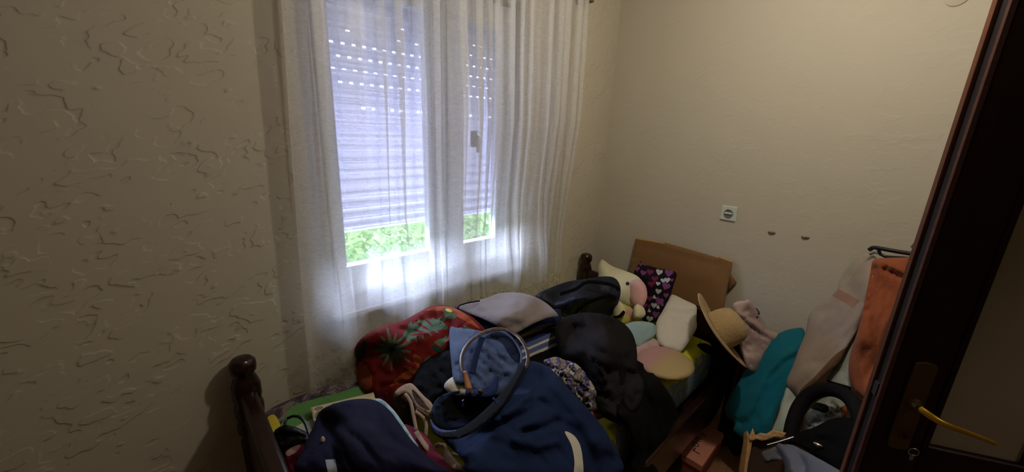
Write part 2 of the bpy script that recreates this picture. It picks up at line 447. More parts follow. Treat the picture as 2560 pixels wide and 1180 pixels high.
sh = b.build('roller_shutter', m_sh, win)
md = sh.modifiers.new('thick', 'SOLIDIFY'); md.thickness = .003
MB().box((1.572, YW - .016, 1.19), (1.604, YW - .001, 1.345)).build('shutter_strap_box', m_upvc, win, bevel=.003)

# garden outside: lawn and leafy bush
m_leaf = fabric('leaf_green', (170, 204, 130), .6, 30, .1, .5)
lawn = MB().box((-14, Yo + .6, -.42), (16, 30, -.4)); o = lawn.build('lawn', fabric('grass_green', (176, 190, 150), .9, 8, .4, .4)); o['kind'] = 'structure'; o.name = 'ground_outside'
b = MB(); rg = random.Random(5)
for k in range(12000):
    cx = rg.uniform(-.5, 7.5); cy = rg.gauss(4.4, .45); cz = rg.uniform(-.4, .85 + .25 * math.sin(cx * 2.1))
    s_ = rg.uniform(.03, .075); n_ = Vector((rg.uniform(-1, 1), rg.uniform(-1.3, .3), rg.uniform(.1, 1))).normalized()
    u = n_.orthogonal().normalized(); u = Matrix.Rotation(rg.uniform(0, 6.28), 3, n_) @ u; w = n_.cross(u); c = Vector((cx, cy, cz))
    b.add([c - u * s_, c - w * s_ * .45 + n_ * .01, c + u * s_, c + w * s_ * .45 + n_ * .01], [(0, 1, 2, 3)])
tag(b.build('garden_bush', m_leaf), 'leafy green bush in the garden seen below the half-closed shutter', 'bush', kind='stuff')

# ------------------------------------------------------------------ sheer curtains
def sheer(name, c, alpha, trans=.75, lace=False):
    m, ns, ls = new_mat(name); ns.remove(ns['Principled BSDF']); col = lin(c) + (1,)
    tc = N(ns, 'ShaderNodeTexCoord')
    df = N(ns, 'ShaderNodeBsdfDiffuse'); df.inputs[0].default_value = col
    tl = N(ns, 'ShaderNodeBsdfTranslucent'); tl.inputs[0].default_value = col
    tp = N(ns, 'ShaderNodeBsdfTransparent')
    m1 = N(ns, 'ShaderNodeMixShader'); m1.inputs[0].default_value = trans * .6; ls.new(df.outputs[0], m1.inputs[1]); ls.new(tl.outputs[0], m1.inputs[2])
    mp = N(ns, 'ShaderNodeMapping'); mp.inputs['Scale'].default_value = (1, 1, 2.6); ls.new(tc.outputs['Object'], mp.inputs[0])
    nz = N(ns, 'ShaderNodeTexNoise', Scale=38.0, Detail=5.0, Distortion=1.6); ls.new(mp.outputs[0], nz.inputs['Vector'])
    mr = N(ns, 'ShaderNodeMapRange'); ls.new(nz.outputs[0], mr.inputs[0])
    mr.inputs['From Min'].default_value = .3; mr.inputs['From Max'].default_value = .7
    mr.inputs['To Min'].default_value = alpha - .05; mr.inputs['To Max'].default_value = alpha + .05
    out = mr
    if lace:
        vo = N(ns, 'ShaderNodeTexVoronoi', Scale=38.0); vo.feature = 'DISTANCE_TO_EDGE'; ls.new(tc.outputs['Object'], vo.inputs['Vector'])
        lt = N(ns, 'ShaderNodeMath', operation='LESS_THAN'); lt.inputs[1].default_value = .055; ls.new(vo.outputs['Distance'], lt.inputs[0])
        n3 = N(ns, 'ShaderNodeTexNoise', Scale=16.0, Detail=1.0); ls.new(tc.outputs['Object'], n3.inputs['Vector'])
        gt = N(ns, 'ShaderNodeMath', operation='GREATER_THAN'); gt.inputs[1].default_value = .58; ls.new(n3.outputs[0], gt.inputs[0])
        mx = N(ns, 'ShaderNodeMath', operation='MAXIMUM'); ls.new(lt.outputs[0], mx.inputs[0]); ls.new(gt.outputs[0], mx.inputs[1])
        ml = N(ns, 'ShaderNodeMath', operation='MULTIPLY_ADD'); ml.inputs[1].default_value = .24; ls.new(mx.outputs[0], ml.inputs[0]); ls.new(mr.outputs[0], ml.inputs[2])
        out = ml
    bp = N(ns, 'ShaderNodeBump', Strength=.5, Distance=.006); ls.new(nz.outputs[0], bp.inputs['Height'])
    ls.new(bp.outputs[0], df.inputs['Normal'])
    m2 = N(ns, 'ShaderNodeMixShader'); ls.new(out.outputs[0], m2.inputs[0]); ls.new(tp.outputs[0], m2.inputs[1]); ls.new(m1.outputs[0], m2.inputs[2])
    ls.new(m2.outputs[0], ns['Material Output'].inputs[0])
    return m
m_sheer = sheer('sheer_voile', (238, 236, 230), .48)
m_lace = sheer('lace_band', (226, 221, 208), .40, lace=True)
def curtain(label, x0t, x1t, x0b, x1b, y0, phases, zt, zb, zl, seed, bulge, hang):
    root = empty('sheer_curtain', ((x0t + x1t) / 2, y0, zb), label, 'curtain', 'sheer curtains at the window')
    NU, NV = 460, 90
    def P(u, v):
        z = zb + (zt - zb) * v
        xb = x0b + (x1b - x0b) * u; xt = x0t + (x1t - x0t) * u
        k = v; x = xb + (xt - xb) * k
        # fold phase: irregular fold widths
        nf = phases; ph = nf * (u + .030 * math.sin(9 * u + seed) + .022 * math.sin(23 * u + seed * 2)) * 2 * math.pi
        ph += .35 * noise.noise(Vector((u * 6, v * 1.1, seed)))
        A = .007 + .019 * max(0, min(1, (z - .95) / .9)); 
        sharp = .55 + .45 * noise.noise(Vector((u * 7, 3.3, seed)))
        x += .021 * (.25 + .75 * min(1, v * 1.25)) * math.sin(2 * ph) * sharp + .006 * math.sin(ph * .5 + 2) + .010 * noise.noise(Vector((u * 4, v * 1.3, seed + 5))) * (1 - v * .5)
        y = y0 + (1.468 - y0) * max(0, min(1, (1.7 - z) / .6)) - A * math.cos(ph) * (.5 + .8 * sharp) 
        y -= bulge(x, z)
        y += .004 * noise.noise(Vector((u * 30, v * 8, seed)))
        z += hang(x, z) * max(0, 1 - v * 3) ** 2
        return (x, min(y, (YW - .012) if z > 1.1 else 1.487), z)
    vt = lambda v: v
    vl = (zl - zb) / (zt - zb); nl = 22
    def grid(va, vb, n):
        V = []; F = []
        for j in range(n + 1):
            for i in range(NU + 1): V.append(P(i / NU, va + (vb - va) * j / n))
        w = NU + 1
        for j in range(n):
            for i in range(NU): F.append((j * w + i, j * w + i + 1, (j + 1) * w + i + 1, (j + 1) * w + i))
        return V, F
    V, F = grid(vl, 1, NV); link_mesh('curtain_panel', V, F, m_sheer, None, root)
    V, F = grid(0, vl, nl); link_mesh('lace_hem', V, F, m_lace, None, root)
    return root
def gs(x, c, w): return math.exp(-((x - c) / w) ** 2)
def bul(x, z):
    k = max(0, min(1, (1.30 - z) / .35))
    return k * (.075 * gs(x, .465, .055) + .065 * gs(x, .76, .075) - .03 * gs(x, .60, .045) + .02 * gs(x, .93, .03) - .01 * gs(x, 1.13, .05) + .05 * gs(x, 1.38, .06) + .06 * gs(x, 1.58, .07))
ZT, ZB = 2.62, .615
curtain('left sheer white curtain panel with lace hem falling onto the bed foot', .39, 1.11, .32, 1.15, 1.46, 8.2, ZT, ZB, .80, 1.3, bul, lambda x, z: 0)
curtain('right sheer white curtain panel with lace hem nearest the room corner', .95, 1.80, 1.04, 1.83, 1.405, 11.4, ZT, ZB + .015, .80, 4.1, bul, lambda x, z: 0)
m_rod = wood('rod_wood', (92, 66, 42), (128, 96, 66), .5)
rod = empty('curtain_rod', (1.0, 1.43, ZT), 'brown curtain rod end and bracket at the top of the window wall', 'curtain rod')
b = MB().tube([(.2, 1.43, ZT + .02), (1.85, 1.43, ZT + .02)], .014); b.build('rod', m_rod, rod, smooth=True)
q = at(1463, 3, 'y', 1.50)
b = MB().box((q.x - .022, 1.455, q.z - .010), (q.x + .022, YW - .001, q.z + .06)); b.tube([(q.x, 1.50, q.z + .02), (q.x, 1.44, q.z + .07), (q.x, 1.43, ZT + .01)], .010)
b.build('bracket', m_rod, rod, bevel=.006)

# ------------------------------------------------------------------ wall things
m_sock = plain('socket_plastic', (206, 212, 200), .35)
m_sdark = plain('socket_recess', (120, 116, 104), .5)
c = at(1823, 533, 'x', XW); sk = empty('wall_socket', (XW, c.y, c.z - .04), 'square white electrical socket on the right wall', 'socket')
b = MB().box((XW - .010, c.y - .041, c.z - .041), (XW - .001, c.y + .041, c.z + .041)); b.build('cover_plate', m_sock, sk, bevel=.004)
b = MB().lathe([(.0225, 0), (.0235, .005), (.020, .0055), (.019, -.004 + .0005), (.0, -.004 + .001)], (XW - .0105, c.y, c.z), (-1, 0, 0), 32); b.build('socket_ring', m_sdark, sk, smooth=True)
b = MB().box((XW - .0165, c.y - .019, c.z - .004), (XW - .011, c.y + .019, c.z + .006)); b.build('socket_bar', m_sock, sk, bevel=.001)
m_plug = plain('filler', (150, 142, 122), .9)
for (px, py), lb in (((1930, 580), 'rough wall plug stub nearer the socket on the right wall'), ((2014, 592), 'rough wall plug stub farther from the socket, above the hangers')):
    c = at(px, py, 'x', XW); b = MB(); vv = []
    b.ball((XW - .003, c.y, c.z), (.012, .017, .008), n=8); 
    o = b.build('wall_plug', m_plug, smooth=True); tag(o, lb, 'wall plug', 'stubs left in the right wall')
    for v in o.data.vertices: v.co += Vector((0, 1, 1)) * .004 * noise.noise(v.co * 120)
c = at(2392, -2, 'x', XW)
b = MB().lathe([(.034, 0), (.034, .004), (.028, .006), (.0, .007)], (XW - .001, c.y, c.z + .01), (-1, 0, 0), 32); tag(b.build('round_wall_cap', plain('cap_paint', (190, 180, 156), .7), smooth=True), 'round painted junction cap high on the right wall', 'wall cap')

# ------------------------------------------------------------------ bed
m_bed = wood('dark_bed_wood', (26, 12, 9), (42, 20, 14), .25)
bed = empty('bed', (1.12, 1.0, 0), 'dark turned-post wooden single bed along the window wall', 'bed')
def post(x, y, top=.85):
    k = top / .85
    pr = [(.028, 0), (.034, .01), (.034, .30), (.042, .33), (.042, .52), (.036, .545), (.046, .56), (.046, .585), (.038, .60), (.045, .63), (.046, .66), (.040, .685), (.045, .70), (.045, .745), (.040, .76), (.036, .775), (.031, .785), (.031, .792), (.039, .803), (.0415, .82), (.040, .838), (.030, .850), (0, .855)]
    MB().lathe([(r, h * k) for r, h in pr], (x, y, 0), n=32).build('post', m_bed, bed, smooth=True)
for x, y in ((.12, 1.49), (.12, .47), (2.12, 1.49), (2.12, .46)): post(x, y, .83 if (x > 2 and y < 1) else .85)
MB().box((.095, .50, .30), (.145, 1.46, .735)).build('footboard', m_bed, bed, bevel=.012, seg=3)
MB().box((2.10, .49, .30), (2.14, 1.46, .745)).build('headboard', m_bed, bed, bevel=.012, seg=3)
MB().box((.13, .50, .22), (2.11, .535, .42)).build('side_rail', m_bed, bed, bevel=.006)
MB().box((.13, 1.505, .22), (2.11, 1.535, .42)).build('side_rail', m_bed, bed, bevel=.006)
MB().box((.146, .536, .33), (2.099, 1.50, .36)).build('slat_base', m_bed, bed)
# mattress with printed sheet
m_sheet, ns, ls = new_mat('printed_sheet'); pb = ns['Principled BSDF']; pb.inputs['Roughness'].default_value = .9
tc = N(ns, 'ShaderNodeTexCoord'); sp = N(ns, 'ShaderNodeSeparateXYZ'); ls.new(tc.outputs['Object'], sp.inputs[0])
nz = N(ns, 'ShaderNodeTexNoise', Scale=9.0, Detail=5.0); ls.new(tc.outputs['Object'], nz.inputs['Vector'])
ma = N(ns, 'ShaderNodeMath', operation='MULTIPLY_ADD'); ma.inputs[1].default_value = .16; ls.new(nz.outputs[0], ma.inputs[0]); ls.new(sp.outputs[2], ma.inputs[2])
gt = N(ns, 'ShaderNodeMath', operation='GREATER_THAN'); gt.inputs[1].default_value = .292; ls.new(ma.outputs[0], gt.inputs[0])
nb = N(ns, 'ShaderNodeTexNoise', Scale=17.0, Detail=3.0, Distortion=.6); ls.new(tc.outputs['Object'], nb.inputs['Vector'])
cr = N(ns, 'ShaderNodeValToRGB'); cr.color_ramp.interpolation = 'CONSTANT'; el = cr.color_ramp.elements
cl_ = [(0, (190, 196, 80)), (.36, (146, 174, 186)), (.47, (128, 160, 184)), (.57, (160, 146, 142)), (.61, (214, 214, 80)), (.68, (138, 168, 186))]
while len(el) < 6: el.new(.5)
for i_, (p_, c_) in enumerate(cl_): el[i_].position = p_
for i_, (p_, c_) in enumerate(cl_): el[i_].color = lin(c_) + (1,)
ls.new(nb.outputs[0], cr.inputs[0])
mx = N(ns, 'ShaderNodeMix', data_type='RGBA'); mx.inputs[7].default_value = lin((206, 206, 48)) + (1,); ls.new(gt.outputs[0], mx.inputs[0]); ls.new(cr.outputs[0], mx.inputs[6]); ls.new(mx.outputs[2], pb.inputs['Base Color'])
b = MB(); n1, n2 = 60, 30; x0, x1, y0, y1, z0, z1 = .155, 2.085, .575, 1.50, .362, .60
V = []; F = []
for i in range(n1 + 1):
    for j in range(n2 + 1):
        u = i / n1; v = j / n2; x = x0 + (x1 - x0) * u; y = y0 + (y1 - y0) * v
        V.append((x, y, z1 - .002))
mt = MB().box((x0, y0, z0), (x1, y1, z1 - .003)).build('mattress', m_sheet, bevel=.045, seg=5)
for p_ in mt.data.polygons: p_.use_smooth = True
tag(mt, 'mattress in a yellow and blue patterned sheet on the dark wooden bed', 'mattress')
# ------------------------------------------------------------------ things on the bed, far to near
F = fabric
m_navy = F('navy_cloth', (27, 40, 74), .9, 90, .2, .22); m_navyd = F('dark_navy_cloth', (17, 24, 44), .95, 80, .2, .25)
m_inky = F('inky_navy_cloth', (14, 11, 36), .95, 90, .2, .2); m_denim = F('blue_denim', (54, 66, 92), .9, 110, .3, .3)
m_dnml = F('light_denim', (76, 90, 116), .9, 110, .3, .3); m_black = F('black_cloth', (8, 8, 9), .95, 80, .2, .3)
m_char = F('charcoal_cloth', (26, 23, 24), .92, 70, .3, .3); m_grey = F('taupe_grey_cloth', (134, 124, 122), .9, 80, .25, .12)
m_white = F('white_cloth', (204, 198, 182), .9, 80, .2, .08); m_cream = F('cream_cloth', (196, 188, 160), .9, 70, .3, .08)
m_beige = F('beige_cloth', (150, 126, 102), .9, 90, .2, .15); m_brownc = F('brown_cloth', (60, 42, 34), .9, 80, .2, .2)
m_red = F('red_print_cloth', (104, 24, 19), .85, 60, .2, .25); m_cherry = F('cherry_red_cloth', (112, 22, 42), .85, 80, .2, .2)
m_leaf1 = F('leaf_print', (70, 92, 68), .85, 60, .2, .3); m_leaf2 = F('dark_leaf_print', (30, 52, 42), .85, 60, .2, .3)
m_oran = F('orange_print', (150, 68, 26), .85, 60, .2, .3); m_yel = F('yellow_print', (206, 186, 60), .85, 60, .2, .2)
m_lblue = F('pale_blue_cloth', (150, 176, 180), .9, 80, .2, .1); m_pink = F('dusty_pink_cloth', (184, 158, 152), .9, 80, .25, .1)
m_teal = F('teal_cloth', (18, 104, 122), .9, 80, .25, .18); m_pale = F('pale_taupe_cloth', (160, 144, 130), .9, 80, .2, .1)
m_tan = F('tan_cloth', (150, 116, 100), .9, 80, .2, .1); m_rust = F('rust_cloth', (146, 80, 50), .9, 80, .25, .15)
m_mint = F('mint_grey_cloth', (178, 186, 172), .9, 80, .2, .1); m_green = F('green_print', (92, 140, 78), .9, 40, .2, .22)
m_bord = blotch('grey_border_print', [(118, 104, 108), (128, 120, 106), (92, 78, 94), (66, 58, 58)], 22)
m_card = plain('cardboard', (128, 94, 58), .85, 0, .2, .08); m_cardl = plain('cardboard_edge', (178, 140, 96), .9, 0, .2)
m_leather = plain('brown_leather', (62, 40, 28), .45); m_tanl = plain('tan_leather', (150, 92, 50), .5); m_gold = plain('brass', (190, 150, 70), .3, 1.0)
m_blk = plain('black_plastic', (14, 14, 16), .35); m_paper = plain('cream_paper', (214, 202, 168), .8); m_steel = plain('steel', (180, 180, 184), .25, 1.0)
def T(o, l, c, g=None): return tag(o, l, c, g)

T(cloth('folded_blanket', [(664, 1052), (676, 1022), (760, 985), (880, 944), (935, 960), (965, 1000), (880, 1062), (770, 1110), (700, 1118)],
  [(680, 1030, 'z', .625), (900, 960, 'z', .63), (800, 1080, 'z', .622)], [m_green, m_bord, m_yel, m_mint], puff=.014, pw=16, wr=(.003, 60, 20, 2), th=.03,
  marks=[(1, [(664, 1052), (676, 1022), (760, 985), (880, 944), (912, 956), (846, 982), (790, 996), (735, 1014), (712, 1040), (700, 1062)]),
         (2, [(664, 1052), (684, 1036), (700, 1060), (702, 1090), (680, 1090)]), (3, [(735, 1072), (775, 1050), (800, 1040), (790, 1105), (745, 1110)])]),
  'light green printed bed cloth with grey mauve border at the foot of the bed', 'blanket')

def frond(cx, cy, n, L, w, a0=0, mi=1, sk=()):
    return [(mi, petal(cx, cy, a0 + 360 * k / n, L * (1 + .18 * math.sin(k * 2.3)), w, 5)) for k in range(n) if k not in sk]
mk = [(3, [(890, 925), (905, 905), (925, 930), (930, 965), (915, 975), (893, 955)]), (3, petal(975, 965, -32, 105, 9)), (3, petal(1010, 915, 25, 48, 6)), (3, petal(1035, 885, 60, 40, 10)),
      (3, petal(1085, 872, -38, 62, 6)), (3, [(1062, 776), (1100, 766), (1140, 772), (1175, 795), (1200, 822), (1170, 806), (1125, 783), (1088, 776)])]
mk += frond(980, 873, 13, 50, 4.2, 8) + [(2, ellipse(980, 873, 9, 7))]
mk += [(1, [(1008, 838), (1020, 818), (1050, 802), (1090, 798), (1120, 820), (1085, 826), (1050, 838), (1020, 850)])]
for k_ in range(6):
    mk += [(1, petal(1018 + 15 * k_, 836 - 5 * k_, -72 + 7 * k_, 36, 4.6)), (1, petal(1018 + 15 * k_, 836 - 5 * k_, 78 - 9 * k_, 26, 4.2))]
mk += [(0, petal(1040, 806, 30, 42, 3)), (0, petal(1030, 822, 18, 52, 3)), (0, petal(1024, 838, -4, 46, 3)), (0, petal(1060, 796, 40, 30, 2.5))]
mk += [(1, petal(1040, 940, -55, 62, 7)), (2, petal(895, 905, -70, 58, 10)), (1, [(1108, 770), (1128, 776), (1143, 790), (1125, 798), (1112, 788)]), (4, ellipse(1122, 776, 9, 4, 20)),
       (1, petal(1085, 858, -20, 38, 6)), (1, petal(1100, 868, -60, 34, 5)), (2, petal(1078, 866, 20, 30, 8)), (1, petal(1160, 815, 35, 36, 5))]
T(cloth('printed_cushion', [(882, 902), (890, 864), (913, 838), (955, 815), (1005, 802), (1045, 782), (1075, 766), (1108, 763), (1150, 776), (1190, 800), (1222, 845), (1190, 900), (1130, 960), (1060, 1010), (1000, 1022), (945, 1005), (905, 975), (890, 940)],
  [(890, 950, 'z', .65), (935, 990, 'z', .63), (1000, 1005, 'z', .66), (950, 900, 'z', .73), (925, 835, 'y', 1.35), (1010, 805, 'y', 1.36), (1100, 770, 'y', 1.33), (1050, 880, 'z', .80), (1200, 860, 'z', .80), (1100, 960, 'z', .68)],
  [m_red, m_leaf1, m_leaf2, m_oran, m_yel], puff=.05, pw=55, wr=(.007, 46, -20, 1.6), folds=[([(950, 968), (1000, 955), (1050, 962)], 6, -.012), ([(900, 850), (892, 900)], 5, -.008)], marks=mk, th=.12, step=7, seed=1),
  'plump red cushion printed with green palm leaves, against the curtain hem', 'cushion')
T(cloth('maroon_cloth', [(935, 985), (960, 970), (1000, 962), (1040, 970), (1050, 1000), (1010, 1030), (960, 1030), (940, 1010)], [(940, 985, 'z', .66), (1040, 980, 'z', .70), (980, 1030, 'z', .62)],
  [F('maroon_cloth_dark', (86, 24, 30)), m_oran], puff=.02, pw=20, marks=[(1, ellipse(960, 1012, 16, 10, 20))], seed=2), 'dark maroon cloth bunched in front of the red leaf cushion', 'cloth')

m_strip = m_denim
T(cloth('striped_towel', [(1262, 893), (1285, 868), (1330, 842), (1392, 818), (1406, 832), (1412, 856), (1396, 872), (1350, 888), (1312, 905), (1285, 912)],
  [(1270, 895, 'z', .70), (1400, 830, 'z', .70), (1400, 868, 'z', .655), (1310, 903, 'z', .65)], [m_navy, m_white, F('slate_blue_cloth', (84, 98, 142))], puff=.014, pw=12, wr=(.0015, 40, -25, 3), th=.05, step=6,
  marks=[(2, [(1290, 876), (1335, 850), (1404, 826), (1412, 856), (1350, 888), (1300, 908)]), (1, [(1296, 880), (1340, 860), (1403, 833), (1405, 838), (1342, 865), (1298, 886)]), (1, [(1302, 896), (1345, 876), (1410, 850), (1412, 856), (1348, 883), (1305, 903)])]),
  'folded blue towel with thin white stripes, lowest of the folded stack', 'towel')
T(cloth('folded_shirt', [(1262, 858), (1300, 832), (1350, 815), (1392, 792), (1402, 800), (1400, 818), (1345, 843), (1300, 864), (1268, 878)], [(1270, 868, 'z', .74), (1395, 800, 'z', .75), (1395, 820, 'z', .71), (1300, 866, 'z', .70)],
  [m_beige, m_brownc], puff=.012, pw=8, wr=(.002, 25, -25, 3), th=.05, step=6, marks=[(1, [(1300, 846), (1350, 826), (1398, 803), (1400, 808), (1350, 833), (1302, 853)])]), 'folded beige shirt in the stack between the navy and striped cloths', 'shirt')
T(cloth('folded_trousers', [(1150, 766), (1170, 768), (1285, 812), (1390, 772), (1404, 790), (1398, 806), (1352, 818), (1300, 838), (1272, 856), (1240, 842), (1195, 818), (1165, 798)],
  [(1155, 778, 'z', .80), (1285, 835, 'z', .80), (1400, 790, 'z', .79), (1272, 854, 'z', .76), (1170, 798, 'z', .77)], [m_navyd], puff=.01, pw=7, wr=(.001, 25, 0, 2), th=.05, step=6), 'folded dark navy trousers directly under the taupe cloth of the stack', 'trousers')
T(cloth('lilac_cloth', [(1128, 772), (1150, 766), (1172, 776), (1168, 790), (1145, 786)], [(1130, 772, 'z', .80), (1170, 788, 'z', .78), (1150, 768, 'z', .81)], [F('lilac', (92, 76, 128))], puff=.006, pw=8, th=.03, step=5), 'small lilac cloth edge between the red cushion and the folded stack', 'cloth')
T(cloth('folded_sweater', [(1146, 768), (1175, 756), (1215, 745), (1245, 734), (1290, 731), (1332, 740), (1366, 758), (1392, 782), (1396, 790), (1372, 794), (1340, 806), (1310, 822), (1285, 833), (1250, 818), (1205, 796), (1168, 782)],
  [(1150, 770, 'z', .83), (1250, 736, 'z', .86), (1390, 785, 'z', .83), (1285, 830, 'z', .82), (1280, 780, 'z', .88)], [m_grey, m_navyd], puff=.022, pw=34, wr=(.006, 50, 20, 1.6), th=.05, step=7,
  folds=[([(1200, 765), (1240, 790), (1265, 815)], 8, .006), ([(1300, 745), (1330, 780)], 14, -.006), ([(1230, 750), (1290, 800)], 6, -.003)], seed=4), 'crumpled taupe-grey sweater topping the folded stack', 'sweater')
T(ribbon('drawstring', [(1142, 776), (1148, 764), (1165, 758), (1200, 752)], [(1142, 776, 'z', .84), (1200, 752, 'z', .865), (1165, 758, 'z', .855)], 3.5, m_black, th=.002), 'thin black cord on the left corner of the taupe sweater', 'cord')

hb = empty('handbag', at(1450, 780, 'z', .62), 'dark blue leather handbag with black straps against the head-side wall', 'handbag')
m_bag = plain('blue_black_leather', (18, 24, 38), .55, 0, .25); 
HA = [(1340, 742, 'z', .80), (1420, 705, 'y', 1.32), (1510, 692, 'z', .88), (1550, 730, 'z', .83), (1440, 798, 'z', .70), (1530, 790, 'z', .68), (1450, 740, 'z', .85)]
cloth('bag_body', [(1338, 742), (1370, 722), (1420, 704), (1466, 697), (1505, 691), (1533, 693), (1547, 706), (1552, 728), (1546, 756), (1532, 785), (1500, 801), (1440, 803), (1402, 790), (1375, 768)],
  HA, [m_bag], puff=.04, pw=40, wr=(.010, 34, -20, 2), folds=[([(1345, 742), (1400, 745), (1460, 725), (1545, 722)], 6, -.014), ([(1400, 760), (1450, 745), (1500, 740)], 8, .012), ([(1430, 790), (1460, 760)], 7, -.01)], th=.12, parent=hb, seed=5)
fh = depth_field(HA); fz = lambda x, y: fh(x, y) - .058 / ray(x, y).length
ribbon('strap', [(1400, 735), (1440, 722), (1470, 705), (1530, 712), (1548, 726)], [(1400, 735, 'z', .895), (1470, 705, 'z', .925), (1548, 726, 'z', .87), (1440, 722, 'z', .91)], 9, m_black, parent=hb)
ribbon('strap', [(1434, 792), (1450, 770), (1480, 752), (1520, 740)], [(1434, 792, 'z', .76), (1480, 752, 'z', .86), (1520, 740, 'z', .88)], 9, m_black, parent=hb)
for x, y in ((1403, 736), (1412, 734), (1418, 733), (1492, 706), (1500, 705), (1446, 778)):
    MB().ball(EYE + ray(x, y) * fz(x, y), .0045 if y < 770 else .009, n=6).build('stud', m_gold, hb, smooth=True)

# plush toy
m_pl = F('cream_plush', (222, 214, 170), .95, 160, .6, .08, .4); m_plp = F('pink_plush', (214, 160, 152), .95, 160, .6, .08, .4); m_ply = F('yellow_plush', (208, 196, 110), .95, 160, .6, .1, .4)
pg = empty('plush_toy', at(1560, 790, 'z', .62), 'cream plush animal with pink snout lying by the bed head', 'plush toy')
PA = [(1500, 655, 'x', 2.06), (1600, 700, 'x', 2.0), (1560, 770, 'x', 1.86), (1615, 740, 'x', 1.92), (1500, 740, 'x', 1.9)]
cloth('head', [(1496, 700), (1497, 660), (1505, 648), (1530, 665), (1566, 678), (1596, 692), (1614, 718), (1617, 745), (1604, 766), (1580, 774), (1548, 762), (1515, 760), (1498, 740)], PA, [m_pl], puff=.075, pw=46, wr=(.002, 20, 0, 1), th=.12, parent=pg, folds=[([(1499, 652), (1540, 680), (1580, 684)], 8, -.012)])
fp = depth_field(PA)
PB = [(x, y, 'x', (EYE + ray(x, y) * (fp(x, y) - .062 / ray(x, y).length)).x) for x, y in ((1575, 705), (1612, 725), (1600, 762), (1578, 750))]
sn = cloth('snout', [(1572, 712), (1580, 700), (1600, 699), (1614, 714), (1618, 742), (1608, 764), (1592, 770), (1577, 757), (1571, 735)], PB, [m_plp], puff=.035, pw=26, wr=(.001, 20, 0, 1), th=.04, parent=pg)
MB().ball(EYE + ray(1569, 709) * (fp(1569, 709) - .074 / ray(1569, 709).length), .011, n=10).build('eye', m_blk, pg, smooth=True)
cloth('body', [(1520, 800), (1535, 765), (1560, 755), (1590, 765), (1612, 785), (1600, 800), (1570, 812), (1535, 812)], [(1535, 765, 'x', 1.84), (1600, 780, 'x', 1.86), (1560, 805, 'x', 1.80)], [m_ply, m_plp], puff=.04, pw=24, wr=(.002, 16, 0, 1), th=.08, parent=pg, marks=[(1, [(1562, 778), (1580, 770), (1592, 796), (1580, 804)])])
cloth('paw', [(1532, 788), (1536, 760), (1548, 752), (1560, 765), (1563, 782), (1552, 794), (1538, 796)], [(1536, 760, 'x', 1.78), (1560, 770, 'x', 1.78), (1545, 795, 'x', 1.75)], [m_pl, m_black], puff=.035, pw=16, wr=(.001, 20, 0, 1), th=.05, parent=pg, step=5, marks=[(1, [(1532, 790), (1546, 788), (1558, 776), (1563, 782), (1554, 795), (1538, 798)])])
cloth('paw', [(1583, 790), (1586, 766), (1598, 760), (1610, 770), (1614, 786), (1604, 797), (1590, 798)], [(1590, 765, 'x', 1.80), (1612, 780, 'x', 1.82), (1598, 796, 'x', 1.78)], [m_pl], puff=.035, pw=16, wr=(.001, 20, 0, 1), th=.05, parent=pg, step=5)

T(cloth('cardboard_sheet', [(1590, 593), (1662, 606), (1797, 645), (1801, 640), (1832, 652), (1827, 690), (1820, 712), (1812, 760), (1804, 800), (1700, 812), (1590, 770), (1573, 690)],
  [(1590, 593, 'x', 2.305), (1832, 652, 'x', 2.305), (1700, 810, 'x', 2.20), (1573, 690, 'x', 2.25)], [m_card, m_cardl], puff=.001, pw=6, wr=(.001, 150, 0, 1), th=.007, smooth_outline=False,
  folds=[([(1588, 612), (1700, 640), (1800, 662)], 4, -.003)], marks=[(1, [(1590, 593), (1662, 606), (1662, 610), (1590, 597)]), (1, [(1801, 640), (1832, 652), (1831, 656), (1800, 645)])]),
  'brown cardboard sheet leaning on the right wall behind the plush toy', 'cardboard')
T(cloth('cardboard_flap', [(1826, 684), (1842, 706), (1819, 727)], [(1826, 684, 'x', 2.31), (1842, 706, 'x', 2.315), (1819, 727, 'x', 2.30)], [m_card], puff=.001, pw=4, wr=(0, 50, 0, 1), th=.006, smooth_outline=False), 'small pointed cardboard scrap sticking out beside the cardboard sheet', 'cardboard')

def heart(cx, cy, s, rot=0):
    P = []
    for k in range(14):
        t = 2 * math.pi * k / 14; x = 16 * math.sin(t) ** 3; y = -(13 * math.cos(t) - 5 * math.cos(2 * t) - 2 * math.cos(3 * t) - math.cos(4 * t))
        a = math.radians(rot); P.append((cx + s * (x * math.cos(a) - y * math.sin(a)) / 16, cy + s * (x * math.sin(a) + y * math.cos(a)) / 16))
    return P
m_pur = F('purple_print', (112, 62, 104)); m_mag = F('magenta_print', (108, 32, 66)); m_wht = F('pale_grey_print', (166, 170, 168)); m_plum = F('black_plum_cloth', (26, 14, 24))
rg = random.Random(11); mk = []
for x, y, s_, r_, k in [(1602, 660, 6, 10, 1), (1593, 672, 7, 0, 1), (1608, 682, 8, 20, 1), (1625, 680, 9, 10, 2), (1648, 680, 9, 15, 3), (1672, 682, 11, 10, 1), (1668, 700, 8, 0, 3), (1658, 701, 7, 0, 3), (1637, 697, 9, 0, 2), (1628, 710, 9, 0, 2), (1665, 715, 11, 25, 1), (1645, 709, 6, 10, 3),
                         (1646, 728, 8, 10, 3), (1665, 738, 7, 5, 1), (1624, 746, 8, 0, 2), (1648, 752, 11, 20, 1), (1636, 743, 5, 60, 3), (1635, 763, 8, 5, 3), (1612, 763, 7, 0, 1), (1623, 766, 5, 90, 2), (1645, 768, 5, 80, 3), (1655, 760, 6, 80, 1), (1640, 786, 10, 10, 1), (1623, 777, 5, 60, 3), (1624, 797, 9, 10, 3), (1616, 658, 7, 40, 3), (1680, 700, 5, 0, 1), (1609, 738, 5, 0, 1)]:
    mk.append((k, heart(x, y, s_, r_)))
